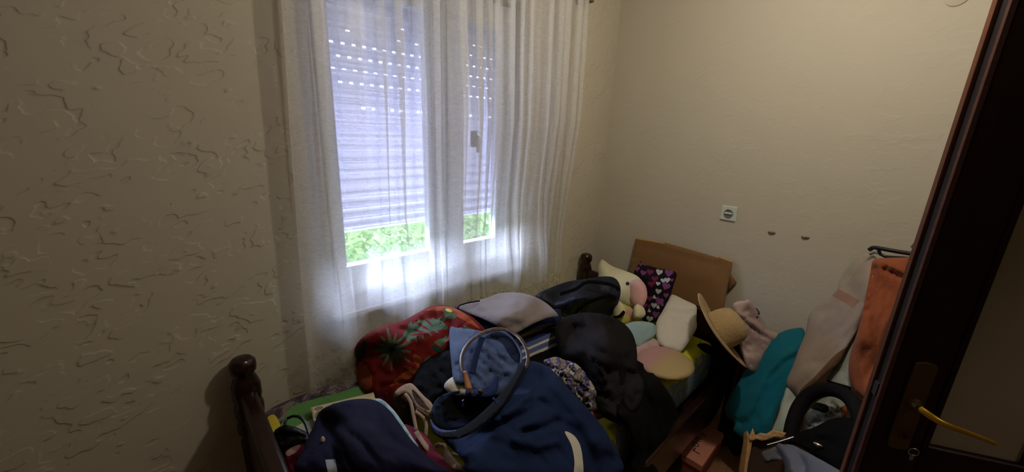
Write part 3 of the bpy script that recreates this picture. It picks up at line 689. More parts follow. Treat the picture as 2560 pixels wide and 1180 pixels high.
T(cloth('heart_print_pouch', [(1584, 690), (1592, 668), (1602, 652), (1606, 661), (1622, 664), (1650, 672), (1690, 681), (1684, 712), (1676, 738), (1664, 765), (1650, 785), (1634, 806), (1606, 800), (1590, 760)],
  [(1602, 655, 'x', 2.12), (1690, 682, 'x', 2.11), (1634, 804, 'x', 1.94), (1590, 750, 'x', 2.02)], [m_plum, m_pur, m_mag, m_wht], puff=.03, pw=26, wr=(.003, 26, 60, 1.5), th=.04, step=5, marks=mk, seed=6),
  'dark purple pouch printed with white and mauve hearts, leaning on the cardboard', 'pouch')
T(cloth('white_pillow', [(1640, 840), (1641, 805), (1652, 785), (1664, 763), (1674, 742), (1680, 736), (1688, 738), (1712, 750), (1738, 762), (1742, 768), (1741, 800), (1742, 818), (1730, 842), (1708, 874), (1701, 881), (1690, 878), (1666, 871), (1650, 862)],
  [(1681, 738, 'x', 2.07), (1741, 766, 'x', 2.08), (1702, 880, 'z', .625), (1640, 830, 'z', .66)], [m_white], puff=.018, pw=30, wr=(.003, 40, 10, 2), folds=[([(1655, 778), (1690, 780), (1742, 782)], 4, -.008), ([(1660, 768), (1700, 770), (1742, 772)], 5, .005)], th=.06, seed=7),
  'small white pillow leaning at the bed head beside the straw hat', 'pillow')
T(cloth('blue_blouse', [(1556, 818), (1575, 806), (1604, 803), (1634, 809), (1641, 824), (1634, 842), (1612, 856), (1594, 876), (1588, 862), (1570, 842)], [(1560, 815, 'z', .72), (1636, 812, 'z', .69), (1595, 872, 'z', .64)],
  [m_lblue], puff=.02, pw=18, wr=(.003, 26, -30, 2), folds=[([(1590, 862), (1612, 838), (1638, 826)], 4, -.008)], seed=8), 'crumpled pale blue blouse under the white pillow', 'blouse')
T(cloth('pink_cloth', [(1588, 885), (1592, 866), (1612, 856), (1634, 846), (1650, 862), (1640, 880), (1615, 890), (1600, 905)], [(1590, 880, 'z', .64), (1640, 850, 'z', .64), (1610, 895, 'z', .62)],
  [m_pink, m_oran], puff=.01, pw=12, wr=(.003, 20, 0, 2), th=.015, step=6, marks=[(1, ellipse(1593, 892, 6, 6))]), 'rumpled pale pink cloth between the blue blouse and the oval cushion', 'cloth')
m_oval, ns, ls = new_mat('mauve_to_tan_felt'); pb = ns['Principled BSDF']
tc = N(ns, 'ShaderNodeTexCoord'); sp = N(ns, 'ShaderNodeSeparateXYZ'); ls.new(tc.outputs['Generated'], sp.inputs[0])
cr = N(ns, 'ShaderNodeValToRGB'); cr.color_ramp.elements[0].color = lin((176, 132, 130)) + (1,); cr.color_ramp.elements[1].color = lin((172, 150, 104)) + (1,); cr.color_ramp.elements[0].position = .42; cr.color_ramp.elements[1].position = .62
mm = N(ns, 'ShaderNodeMath', operation='SUBTRACT'); mm.inputs[0].default_value = 1.05; ls.new(sp.outputs[1], mm.inputs[1]); ls.new(mm.outputs[0], cr.inputs[0]); ls.new(cr.outputs[0], pb.inputs['Base Color']); pb.inputs['Roughness'].default_value = .7
T(cloth('oval_cushion', ellipse(1662, 908, 76, 40, 14, 16), [(1600, 890, 'z', .635), (1735, 925, 'z', .63), (1670, 865, 'z', .635), (1655, 950, 'z', .63)], [m_oval], puff=.035, pw=34, wr=(.0003, 60, 0, 1), th=.03),
  'smooth oval cushion shading from mauve to tan on the yellow sheet', 'cushion')

# straw hat on the bed post
m_straw = F('straw', (186, 158, 112), .85, 120, .8, .14)
hc = at(1797, 826, 'y', .52); axc = ROT @ Vector((.72, .50, .36)).normalized()
hat = empty('straw_hat', hc, 'frayed straw sun hat hung at the bed post beside the white pillow', 'hat')
V = []; Fc = []; nn = 72; rings = [(.088, 0), (.11, -.003), (.14, -.004), (.165, .002), (.192, .008)]
u_ = axc.orthogonal().normalized(); w_ = axc.cross(u_)
for side in (0, 1):
    for r_, h_ in rings:
        for k in range(nn):
            a = 2 * math.pi * k / nn; rr = r_ + (.004 * noise.noise(Vector((k * .9, 0, 1))) if r_ > .19 else 0)
            V.append(hc + (u_ * math.cos(a) + w_ * math.sin(a)) * rr + axc * (h_ - .004 * side + .010 * math.sin(2 * a + 1) * (r_ - .088) / .1))
R_ = len(rings)
for i in range(R_ - 1):
    for k in range(nn):
        q = (i * nn + k, i * nn + (k + 1) % nn, (i + 1) * nn + (k + 1) % nn, (i + 1) * nn + k); Fc.append(q); Fc.append(tuple(x + R_ * nn for x in reversed(q)))
for i in (0, R_ - 1):
    for k in range(nn): Fc.append((i * nn + k, i * nn + (k + 1) % nn, i * nn + (k + 1) % nn + R_ * nn, i * nn + k + R_ * nn))
link_mesh('brim', V, Fc, m_straw, None, hat)
MB().lathe([(.0885, -.004), (.092, .0), (.090, .040), (.084, .072), (.070, .098), (.04, .112), (0, .116)], hc, axc, 48).build('crown', m_straw, hat, smooth=True)

T(cloth('pink_cardigan', [(1832, 766), (1845, 753), (1862, 752), (1868, 748), (1878, 752), (1892, 776), (1906, 798), (1914, 812), (1912, 822), (1934, 830), (1955, 838), (1945, 856), (1925, 872), (1905, 900), (1888, 930), (1872, 925), (1862, 905), (1850, 870), (1848, 845), (1852, 815)],
  [(1840, 760, 'x', 2.03), (1876, 752, 'x', 2.05), (1955, 840, 'x', 2.24), (1915, 815, 'x', 2.16), (1880, 920, 'x', 2.02), (1850, 850, 'x', 2.01), (1862, 800, 'x', 2.03)], [m_pink], puff=.02, pw=16, wr=(.006, 24, 35, 2), th=.03, zmin=.3, step=6,
  folds=[([(1842, 790), (1870, 810), (1900, 835), (1930, 852)], 3.5, -.014), ([(1850, 780), (1880, 805), (1915, 832)], 5, .008), ([(1862, 780), (1874, 800)], 4, -.008), ([(1862, 870), (1878, 912)], 3, -.012), ([(1890, 790), (1900, 812)], 4, -.006)], seed=9),
  'pale pink cardigan thrown over the bed post beside the straw hat', 'cardigan')
T(cloth('black_garment', [(1742, 862), (1760, 858), (1785, 868), (1812, 884), (1822, 910), (1816, 955), (1806, 1000), (1790, 1035), (1768, 1065), (1752, 1070), (1752, 1040), (1775, 1000), (1796, 955), (1800, 920), (1785, 893), (1760, 880)],
  [(1750, 865, 'z', .64), (1815, 890, 'x', 2.07), (1815, 950, 'x', 2.02), (1760, 1065, 'x', 1.98)], [m_black], puff=.02, pw=14, zmin=.02, th=.03, seed=10), 'black garment slipping down between the mattress corner and the bed post', 'garment')

T(cloth('charcoal_jacket', [(1386, 822), (1398, 800), (1425, 788), (1465, 781), (1510, 786), (1552, 803), (1580, 832), (1592, 874), (1594, 925), (1610, 960), (1600, 1010), (1575, 1040), (1545, 1058), (1500, 1035), (1488, 1000), (1470, 960), (1448, 925), (1410, 900), (1392, 860)],
  [(1392, 830, 'z', .76), (1465, 785, 'z', .82), (1575, 830, 'z', .78), (1500, 880, 'z', .84), (1594, 930, 'z', .72), (1550, 1050, 'z', .66), (1450, 925, 'z', .72)], [m_char, F('jacket_facing', (30, 27, 29))],
  puff=.04, pw=45, wr=(.016, 46, 50, 2), folds=[([(1430, 800), (1452, 850), (1500, 880), (1560, 900)], 9, -.016), ([(1500, 800), (1520, 850), (1560, 880)], 9, .014), ([(1440, 860), (1500, 920), (1530, 990)], 9, .012), ([(1530, 810), (1560, 860)], 6, -.012), ([(1470, 950), (1540, 930), (1590, 935)], 8, -.012)], th=.12, seed=11,
  marks=[(1, [(1500, 940), (1560, 925), (1594, 930), (1608, 965), (1570, 1040), (1520, 1035)])]), 'rumpled charcoal jacket heaped in the middle of the bed', 'jacket')
T(cloth('black_trousers', [(1558, 905), (1590, 900), (1622, 922), (1658, 962), (1684, 1002), (1698, 1045), (1700, 1100), (1695, 1186), (1588, 1186), (1582, 1120), (1566, 1062), (1545, 1030), (1545, 960)],
  [(1600, 910, 'z', .66), (1550, 980, 'z', .70), (1650, 970, 'z', .63), (1570, 1060, 'z', .66), (1698, 1050, 'y', .53), (1700, 1180, 'y', .50), (1590, 1180, 'y', .50)], [m_black], puff=.025, pw=26, wr=(.010, 40, 70, 3), zmin=.02, th=.025, seed=12), 'black trousers hanging from the charcoal jacket down the bed side', 'trousers')
m_flor = blotch('floral_print', [(170, 162, 142), (180, 172, 152), (56, 58, 112), (140, 124, 112), (70, 70, 90)], 20, .5)
T(cloth('floral_scarf', [(1358, 905), (1372, 896), (1392, 892), (1412, 900), (1438, 908), (1458, 926), (1468, 942), (1482, 960), (1492, 985), (1484, 1000), (1490, 1018), (1474, 1030), (1455, 1018), (1436, 990), (1412, 962), (1384, 935)],
  [(1360, 905, 'z', .80), (1440, 910, 'z', .78), (1490, 990, 'z', .72), (1465, 1025, 'z', .68), (1400, 945, 'z', .80)], [m_flor], puff=.03, pw=22, wr=(.018, 13, 30, 1.3), th=.05, step=5, seed=13), 'scrunched scarf with cream and dark blue floral print beside the navy trousers', 'scarf')
T(cloth('shade_filler', [(1280, 915), (1310, 895), (1360, 870), (1405, 850), (1425, 880), (1415, 915), (1370, 925), (1310, 925)], [(1290, 915, 'z', .66), (1410, 860, 'z', .67), (1360, 920, 'z', .68)], [m_black], puff=.01, pw=12, th=.04, seed=31), 'dark filler sheet standing in for the shadow under the striped towel', 'scarf')  # black sheet added where only shadow lies beside the folded stack
T(cloth('orange_cloth', [(1474, 1032), (1484, 1018), (1500, 1014), (1518, 1022), (1530, 1034), (1508, 1044), (1486, 1052)], [(1480, 1025, 'z', .64), (1525, 1032, 'z', .63), (1490, 1048, 'z', .625)], [m_rust], puff=.008, pw=8, th=.02, step=5), 'small orange cloth peeking out below the floral scarf', 'cloth')
T(cloth('pink_strap', [(1516, 1030), (1540, 1038), (1562, 1054), (1568, 1070), (1556, 1070), (1535, 1056), (1512, 1042)], [(1516, 1034, 'z', .635), (1566, 1066, 'z', .62), (1540, 1040, 'z', .63)], [F('brown_pink_cloth', (132, 88, 82))], puff=.008, pw=6, th=.02, step=5), 'brownish pink strap lying on the yellow sheet by the charcoal jacket', 'strap')

T(cloth('black_blouse', [(1030, 960), (1048, 918), (1072, 890), (1104, 874), (1135, 876), (1160, 905), (1166, 955), (1130, 985), (1096, 1010), (1070, 1020), (1045, 1000), (1010, 990)],
  [(1048, 918, 'z', .78), (1120, 876, 'z', .82), (1160, 940, 'z', .80), (1060, 1015, 'z', .74)], [m_black], puff=.03, pw=26, wr=(.006, 30, 40, 2), th=.1, seed=14), 'black blouse crumpled between the red leaf cushion and the jeans', 'blouse')
T(cloth('white_shirt', [(1110, 966), (1122, 948), (1148, 936), (1180, 936), (1204, 946), (1224, 964), (1200, 985), (1160, 990), (1126, 984)], [(1115, 965, 'z', .83), (1180, 938, 'z', .85), (1220, 965, 'z', .85), (1160, 988, 'z', .82)],
  [m_white], puff=.02, pw=16, wr=(.003, 14, 80, 3), th=.04, step=6, seed=15), 'white shirt showing through the belt loop of the jeans', 'shirt')
je = empty('blue_jeans', at(1220, 900, 'z', .70), 'lighter blue jeans folded open behind the navy trousers', 'jeans')
JA = [(1127, 820, 'z', .86), (1250, 828, 'z', .88), (1300, 880, 'z', .88), (1150, 950, 'z', .85), (1230, 980, 'z', .86), (1210, 900, 'z', .87)]
cloth('denim_leg', [(1126, 818), (1150, 818), (1186, 824), (1216, 829), (1244, 826), (1272, 836), (1292, 858), (1304, 885), (1306, 915), (1296, 944), (1268, 976), (1236, 992), (1196, 985), (1174, 965), (1150, 962), (1134, 950), (1128, 905), (1124, 860)],
  JA, [m_denim, m_dnml, m_navyd], puff=.02, pw=20, wr=(.004, 24, 40, 2), th=.08, parent=je, step=6, seed=16,
  marks=[(1, [(1126, 818), (1186, 824), (1160, 862), (1146, 905), (1150, 958), (1134, 950), (1126, 880)]), (2, [(1212, 845), (1232, 832), (1256, 830), (1278, 842), (1294, 864), (1301, 890), (1296, 908), (1276, 892), (1258, 862), (1238, 850)])],
  folds=[([(1190, 850), (1230, 890), (1270, 930)], 6, .012), ([(1205, 840), (1250, 895), (1280, 915)], 5, -.014), ([(1180, 880), (1215, 915), (1245, 955)], 6, -.012), ([(1170, 905), (1200, 940), (1225, 975)], 5, .010), ([(1136, 822), (1132, 940)], 2, -.004)])
ribbon('waistband', [(1216, 832), (1244, 827), (1272, 838), (1292, 860), (1304, 888), (1300, 915)], [(1216, 832, 'z', .893), (1272, 838, 'z', .90), (1304, 888, 'z', .90), (1300, 915, 'z', .895)], 6, m_dnml, parent=je)
ribbon('fly_seam', [(1206, 842), (1192, 880), (1184, 915), (1180, 935)], [(1206, 842, 'z', .905), (1192, 880, 'z', .905), (1180, 935, 'z', .895)], 16, m_navy, parent=je)
bl = empty('leather_belt', at(1240, 840, 'z', .9), 'brown leather belt looping over the open waist of the blue jeans', 'belt')
ribbon('strap', [(1182, 985), (1166, 950), (1154, 915), (1156, 885), (1170, 860), (1196, 838), (1230, 824), (1262, 824), (1292, 838), (1314, 866), (1320, 900), (1312, 925)],
  [(1182, 985, 'z', .90), (1154, 915, 'z', .93), (1196, 838, 'z', .93), (1262, 824, 'z', .92), (1314, 866, 'z', .92), (1312, 925, 'z', .91)], 9, m_leather, parent=bl, th=.004)
cloth('belt_tongue', [(1158, 928), (1166, 926), (1178, 960), (1182, 974), (1164, 974), (1160, 950)], [(1158, 928, 'z', .94), (1182, 974, 'z', .915), (1160, 970, 'z', .92)], [m_tanl], puff=.001, pw=4, wr=(0, 10, 0, 1), th=.004, parent=bl, step=5, smooth_outline=False)

nt = empty('navy_trousers', at(1300, 1060, 'z', .65), 'dark navy trousers with open belted waist spread across the bed front', 'trousers')
NA = [(1310, 915, 'z', .86), (1430, 1000, 'z', .78), (1515, 1080, 'z', .665), (1530, 1180, 'y', .50), (1300, 1040, 'z', .86), (1200, 1180, 'z', .84), (1110, 1080, 'z', .84), (1380, 1180, 'z', .72)]
cloth('leg', [(1096, 1080), (1140, 1088), (1190, 1068), (1240, 1020), (1285, 965), (1312, 925), (1320, 904), (1345, 905), (1374, 920), (1404, 950), (1440, 990), (1480, 1034), (1508, 1068), (1528, 1108), (1536, 1190), (1196, 1190), (1160, 1150), (1120, 1112)],
  NA, [m_navy, m_white, m_navyd], puff=.03, pw=34, wr=(.004, 80, 40, 3), th=.14, parent=nt, seed=17, zmin=.3,
  marks=[(1, [(1412, 1079), (1434, 1088), (1450, 1112), (1457, 1150), (1457, 1190), (1436, 1190), (1436, 1150), (1428, 1112)])],
  folds=[([(1180, 1090), (1250, 1062), (1310, 1040), (1355, 1005)], 12, -.018), ([(1240, 1050), (1300, 1010), (1340, 960)], 12, .014), ([(1310, 1080), (1360, 1070), (1390, 1055)], 9, -.022), ([(1290, 1100), (1340, 1118), (1390, 1105)], 12, .014),
         ([(1340, 905), (1350, 950), (1335, 985)], 8, -.014), ([(1400, 1050), (1440, 1080), (1475, 1130), (1490, 1185)], 12, -.014), ([(1380, 960), (1440, 1030), (1490, 1100)], 14, .012), ([(1310, 1010), (1345, 1000), (1370, 1015)], 7, -.010)])
WA = [(1080, 1040, 'z', .86), (1100, 1085, 'z', .875), (1200, 1045, 'z', .905), (1300, 930, 'z', .905), (1315, 890, 'z', .895)]
cloth('waist_inside', [(1082, 1045), (1086, 1012), (1104, 990), (1140, 978), (1170, 982), (1205, 978), (1236, 960), (1262, 955), (1270, 985), (1230, 1025), (1180, 1062), (1130, 1076), (1094, 1068)],
  [(1085, 1040, 'z', .82), (1150, 980, 'z', .82), (1250, 970, 'z', .85), (1150, 1070, 'z', .80), (1160, 1020, 'z', .76)], [m_navyd, m_black], puff=.006, pw=10, wr=(.004, 26, 0, 1.5), th=.03, parent=nt, step=7, seed=18,
  marks=[(1, [(1100, 1010), (1140, 992), (1200, 1000), (1190, 1030), (1130, 1050)])])
cloth('waistband', [(1076, 1046), (1086, 1062), (1106, 1074), (1140, 1074), (1172, 1060), (1210, 1030), (1250, 990), (1284, 945), (1302, 905), (1318, 896), (1320, 925), (1290, 975), (1246, 1030), (1200, 1070), (1150, 1096), (1106, 1096), (1080, 1078)],
  WA, [m_navyd, F('waist_edge', (44, 62, 104))], puff=.008, pw=9, wr=(.001, 30, 0, 1), th=.012, parent=nt, step=6,
  marks=[(1, [(1076, 1046), (1086, 1062), (1106, 1074), (1140, 1074), (1140, 1080), (1104, 1080), (1082, 1068)])])
ribbon('waist_fold', [(1086, 1040), (1084, 1018), (1098, 996), (1124, 984), (1150, 980)], [(1086, 1040, 'z', .865), (1098, 996, 'z', .87), (1150, 980, 'z', .87)], 7, m_navy, parent=nt)
cloth('fly_flap', [(1164, 975), (1200, 972), (1226, 958), (1236, 938), (1246, 942), (1244, 975), (1225, 992), (1190, 993), (1168, 990)], [(1166, 980, 'z', .885), (1236, 945, 'z', .90), (1225, 990, 'z', .89)], [m_navy], puff=.005, pw=7, wr=(.001, 20, 0, 1), th=.01, parent=nt, step=6)
MB().ball(EYE + ray(1202, 979) * (depth(1202, 979, 'z', .902)), .0075, n=8).build('button', m_leather, nt, smooth=True)
blt = ribbon('dark_belt', [(1108, 1088), (1150, 1084), (1200, 1052), (1250, 1004), (1288, 950), (1308, 912)], [(1108, 1088, 'z', .885), (1200, 1052, 'z', .918), (1288, 950, 'z', .922), (1308, 912, 'z', .915)], lambda t: 14 + 12 * math.sin(math.pi * min(1, t * 1.1)), m_black, parent=nt, th=.004)
for a_, b_ in (((1232, 994), (1252, 1014)), ((1130, 1078), (1138, 1096)),):
    ribbon('belt_loop', [a_, ((a_[0] + b_[0]) / 2 + 1, (a_[1] + b_[1]) / 2 + 1), b_], [(a_[0], a_[1], 'z', .925 if a_[0] > 1200 else .90), (b_[0], b_[1], 'z', .925 if a_[0] > 1200 else .90), (a_[0] + 20, a_[1], 'z', .925 if a_[0] > 1200 else .90)], 7, m_navy, parent=nt, th=.003, step=4)
MB().box(tuple(at(1158, 1008, 'z', .86) - Vector((.004, .002, .012))), tuple(at(1158, 1008, 'z', .86) + Vector((.004, .002, .012)))).build('zip_pull', m_steel, nt, bevel=.002)

bg_ = empty('beige_bag', at(1020, 1030, 'z', .65), 'brown bag with beige webbing straps in front of the black blouse', 'bag')
cloth('bag_body', [(984, 990), (1000, 975), (1020, 985), (1034, 1010), (1042, 1045), (1044, 1072), (1020, 1075), (998, 1050), (986, 1020)], [(990, 985, 'z', .76), (1035, 1010, 'z', .76), (1020, 1070, 'z', .68)], [m_brownc], puff=.03, pw=18, th=.06, parent=bg_, step=6)
cloth('flap', [(986, 984), (992, 974), (1010, 962), (1028, 958), (1042, 970), (1060, 990), (1078, 1006), (1084, 1022), (1076, 1038), (1050, 1022), (1036, 1012), (1024, 990), (1008, 984), (994, 990)], [(990, 980, 'z', .785), (1028, 960, 'z', .80), (1080, 1020, 'z', .80), (1036, 1012, 'z', .79)],
  [m_beige, m_brownc], puff=.008, pw=8, wr=(.002, 16, 40, 2), th=.01, parent=bg_, step=5, marks=[(1, [(1030, 975), (1040, 980), (1062, 1008), (1074, 1024), (1060, 1022), (1038, 1002)])])
for P_ in ([(1012, 984), (1026, 1004), (1034, 1040), (1042, 1080)], [(1038, 1014), (1056, 1024), (1078, 1036)], [(1038, 1028), (1058, 1044), (1066, 1062), (1064, 1090)], [(1040, 1022), (1060, 1034), (1078, 1046)]):
    ribbon('strap', P_, [(P_[0][0], P_[0][1], 'z', .80), (P_[-1][0], P_[-1][1], 'z', .785), (P_[1][0], P_[1][1], 'z', .80)], 9, m_beige, parent=bg_, th=.003)
ribbon('strap', [(1040, 1078), (1052, 1098), (1064, 1115), (1082, 1138)], [(1040, 1078, 'z', .79), (1064, 1115, 'z', .80), (1082, 1138, 'z', .79)], 13, m_beige, parent=bg_, th=.003)
ws_ = empty('webbing_strap', at(1130, 1140, 'z', .68), 'looped cream webbing strap lying on the red cloth', 'strap')
ribbon('loop', [(1088, 1116), (1098, 1111), (1110, 1113), (1112, 1122)], [(1088, 1116, 'z', .83), (1112, 1122, 'z', .83), (1098, 1111, 'z', .835)], 11, m_beige, parent=ws_, th=.003)
ribbon('band', [(1110, 1112), (1116, 1130), (1124, 1150), (1140, 1164), (1160, 1172)], [(1110, 1112, 'z', .835), (1124, 1150, 'z', .83), (1160, 1172, 'z', .83)], lambda t: 8 + 16 * math.sin(math.pi * t), m_beige, parent=ws_, th=.003)
ribbon('band', [(1130, 1134), (1150, 1142), (1164, 1158), (1162, 1174)], [(1130, 1134, 'z', .835), (1164, 1158, 'z', .835), (1150, 1142, 'z', .837)], 8, m_beige, parent=ws_, th=.003)
T(cloth('red_cloth', [(1008, 1062), (1034, 1068), (1060, 1085), (1082, 1112), (1106, 1140), (1150, 1172), (1176, 1192), (1080, 1192), (1040, 1150), (1015, 1100)], [(1010, 1065, 'z', .76), (1080, 1110, 'z', .79), (1160, 1185, 'z', .80), (1060, 1180, 'z', .78)],
  [m_cherry], puff=.012, pw=16, wr=(.003, 40, 40, 2), th=.06, seed=19), 'cherry red cloth under the cream webbing strap at the bed front', 'cloth')
T(cloth('pink_garment', [(712, 1130), (735, 1116), (765, 1108), (800, 1116), (810, 1192), (728, 1192), (716, 1160)], [(715, 1135, 'z', .66), (790, 1112, 'z', .68), (770, 1190, 'z', .66)], [m_cherry, m_pink], puff=.014, pw=16, wr=(.004, 22, 20, 2), th=.04, seed=20,
  marks=[(1, [(714, 1132), (736, 1114), (752, 1112), (740, 1130), (722, 1140)])]), 'crimson garment with pink edge below the black shoulder bag', 'garment')
T(cloth('card_box', [(776, 1019), (934, 981), (943, 1012), (880, 1030), (845, 1050), (812, 1056), (786, 1062)], [(776, 1019, 'z', .665), (934, 981, 'z', .675), (786, 1062, 'z', .65), (943, 1012, 'z', .665)], [m_paper, F('grey_print', (140, 130, 110)), m_card],
  puff=.001, pw=4, wr=(0, 20, 0, 1), th=.03, smooth_outline=False, marks=[(1, ellipse(797, 1021, 12, 5, -14)), (1, ellipse(835, 1012, 9, 4, -14)), (1, ellipse(795, 1038, 8, 12, 20)), (2, [(784, 1052), (815, 1048), (812, 1056), (786, 1062)])]),
  'flat cream card packet lying under the inky navy shirt', 'packet')
sb = empty('black_shoulder_bag', at(730, 1100, 'z', .605), 'small black bag with a thin looped handle by the footboard', 'bag')
cloth('bag_body', [(684, 1082), (694, 1070), (712, 1062), (740, 1068), (762, 1078), (780, 1092), (776, 1106), (750, 1112), (720, 1122), (700, 1132), (690, 1110)], [(690, 1080, 'z', .66), (770, 1090, 'z', .68), (700, 1128, 'z', .64), (730, 1068, 'z', .70)], [plain('black_leather', (18, 18, 20), .4)],
  puff=.03, pw=16, wr=(.004, 14, 10, 2), folds=[([(696, 1105), (730, 1085), (775, 1095)], 4, -.012)], th=.05, parent=sb, step=6)
fa = depth_field([(712, 1062, 'z', .72), (740, 1038, 'z', .74), (776, 1100, 'z', .73), (765, 1055, 'z', .74)])
MB().tube(tube_px([(713, 1066), (712, 1056), (718, 1046), (732, 1040), (746, 1041), (760, 1053), (768, 1072), (775, 1096)], fa), .0045).build('handle', m_blk, sb, smooth=True)
T(cloth('pale_blue_shirt', [(932, 1000), (946, 996), (960, 1002), (985, 1026), (1008, 1058), (1034, 1098), (1046, 1118), (1020, 1116), (980, 1060), (950, 1020)], [(935, 1000, 'z', .785), (985, 1030, 'z', .79), (1040, 1112, 'z', .79), (950, 1020, 'z', .78)],
  [m_lblue], puff=.005, pw=6, th=.03, step=6), 'pale blue shirt edge along the right side of the inky navy shirt', 'shirt')
ns_ = empty('inky_navy_shirt', at(920, 1100, 'z', .62), 'inky navy shirt draped over the pile at the foot of the bed', 'shirt')
IA = [(790, 1050, 'z', .74), (860, 1005, 'z', .80), (940, 1004, 'z', .80), (1000, 1070, 'z', .81), (1090, 1170, 'z', .82), (780, 1185, 'z', .78), (900, 1100, 'z', .84)]
cloth('shirt_body', [(760, 1120), (772, 1088), (786, 1062), (794, 1036), (812, 1019), (850, 1005), (885, 998), (918, 997), (946, 1004), (974, 1026), (1000, 1060), (1026, 1096), (1058, 1130), (1090, 1160), (1118, 1192), (762, 1192)],
  IA, [m_inky, F('pale_grey_tab', (150, 156, 160))], puff=.045, pw=50, wr=(.006, 70, 50, 2.5), folds=[([(800, 1040), (830, 1090), (840, 1150)], 12, -.016), ([(860, 1020), (900, 1060), (960, 1110)], 16, .008)], th=.14, parent=ns_, seed=21,
  marks=[(1, [(813, 1149), (838, 1148), (846, 1192), (822, 1192)])])
fi = depth_field(IA); c = EYE + ray(807, 1101) * (fi(807, 1101) - .045 / ray(807, 1101).length)
MB().ball(c, (.006, .006, .013), n=10).build('toggle', m_cream, ns_, smooth=True)

# ------------------------------------------------------------------ clothes by the right wall
Z0 = dict(zmin=.02)
T(cloth('teal_shirt', [(2010, 824), (1985, 821), (1950, 832), (1918, 858), (1885, 896), (1855, 942), (1826, 990), (1812, 1020), (1820, 1045), (1838, 1058), (1832, 1076), (1848, 1090), (1866, 1104), (1895, 1096), (1925, 1085), (1945, 1030), (1966, 985), (1990, 920), (2010, 870)],
  [(2005, 828, 'x', 2.24), (1900, 900, 'x', 2.10), (1815, 1020, 'x', 1.95), (1860, 1095, 'x', 1.88), (1990, 920, 'x', 2.08), (1930, 1080, 'x', 1.90)], [m_teal], puff=.035, pw=34, wr=(.005, 44, -55, 2.6), th=.08,
  folds=[([(2000, 860), (1950, 900), (1900, 965), (1870, 1040)], 9, .014), ([(2005, 885), (1960, 905), (1920, 950)], 6, -.016), ([(1950, 845), (1890, 920), (1850, 1000)], 8, -.006), ([(1835, 1048), (1856, 1060)], 4, -.014)], seed=22, **Z0), 'teal shirt sliding down the heap by the right wall', 'shirt')
T(cloth('black_leggings', [(1818, 1050), (1836, 1060), (1834, 1078), (1866, 1104), (1862, 1124), (1842, 1142), (1826, 1128), (1812, 1100), (1808, 1070)], [(1820, 1055, 'x', 1.96), (1864, 1105, 'x', 1.94), (1842, 1140, 'x', 1.93)], [m_black], puff=.02, pw=12, th=.05, step=6, **Z0), 'black leggings dangling under the teal shirt above the floor', 'leggings')
T(cloth('mint_bag', [(1966, 958), (1990, 975), (2012, 1000), (2000, 1040), (1990, 1078), (1955, 1088), (1928, 1084), (1946, 1035)], [(1966, 960, 'x', 2.03), (2010, 1000, 'x', 2.02), (1930, 1082, 'x', 1.88), (1990, 1078, 'x', 1.88)], [m_mint], puff=.015, pw=14, wr=(.001, 30, 0, 1), th=.06, **Z0),
  'pale mint bag standing between the teal shirt and the black hoop', 'bag')
T(cloth('sheer_blouse', [(2094, 722), (2104, 690), (2128, 656), (2150, 640), (2176, 634), (2186, 645), (2160, 668), (2130, 700), (2110, 726)], [(2100, 715, 'x', 2.28), (2180, 638, 'x', 2.24), (2130, 655, 'x', 2.29)], [F('pearl_cloth', (172, 160, 140))], puff=.008, pw=10, wr=(.003, 26, -50, 2.5), th=.012, step=6, **Z0),
  'thin pearl-coloured blouse behind the taupe trousers on the hanger', 'blouse')
tp_ = cloth('taupe_trousers', [(2184, 638), (2160, 655), (2136, 688), (2112, 712), (2094, 724), (2070, 748), (2040, 768), (2022, 790), (2014, 830), (1996, 876), (1980, 920), (1962, 958), (1985, 980), (2006, 996), (2022, 975), (2060, 940), (2098, 905), (2118, 868), (2140, 830), (2160, 775), (2180, 715), (2196, 665)],
  [(2184, 640, 'x', 2.20), (2100, 725, 'x', 2.19), (2025, 785, 'x', 2.20), (1964, 958, 'x', 2.02), (2005, 992, 'x', 1.98), (2100, 895, 'x', 2.02), (2180, 700, 'x', 2.10)], [m_pale, m_tan, F('trouser_side', (112, 84, 64))], puff=.02, pw=26, wr=(.004, 50, -50, 2.4), th=.05,
  folds=[([(2120, 760), (2070, 790), (2050, 800)], 12, .008), ([(2150, 680), (2120, 720)], 10, -.006), ([(2055, 780), (2085, 775)], 10, -.008)],
  marks=[(1, [(2093, 720), (2150, 752), (2133, 770), (2079, 738)]), (2, [(1998, 992), (2000, 976), (2040, 938), (2085, 890), (2118, 868), (2112, 890), (2060, 942), (2008, 998)])], seed=23, **Z0)
T(tp_, 'pale taupe trousers with a brown band, draped from the hanger toward the bed', 'trousers')
T(cloth('grey_green_shirt', [(2066, 952), (2084, 910), (2110, 862), (2132, 815), (2156, 800), (2150, 860), (2134, 920), (2128, 975), (2095, 965)], [(2070, 950, 'x', 2.05), (2140, 812, 'x', 2.10), (2125, 970, 'x', 1.98)], [m_mint, m_navyd], puff=.01, pw=10, wr=(.003, 20, 110, 3), th=.02, marks=[(1, [(2066, 950), (2090, 956), (2128, 968), (2127, 976), (2090, 966)])], **Z0),
  'grey-green shirt hanging between the taupe trousers and the rust garment', 'shirt')
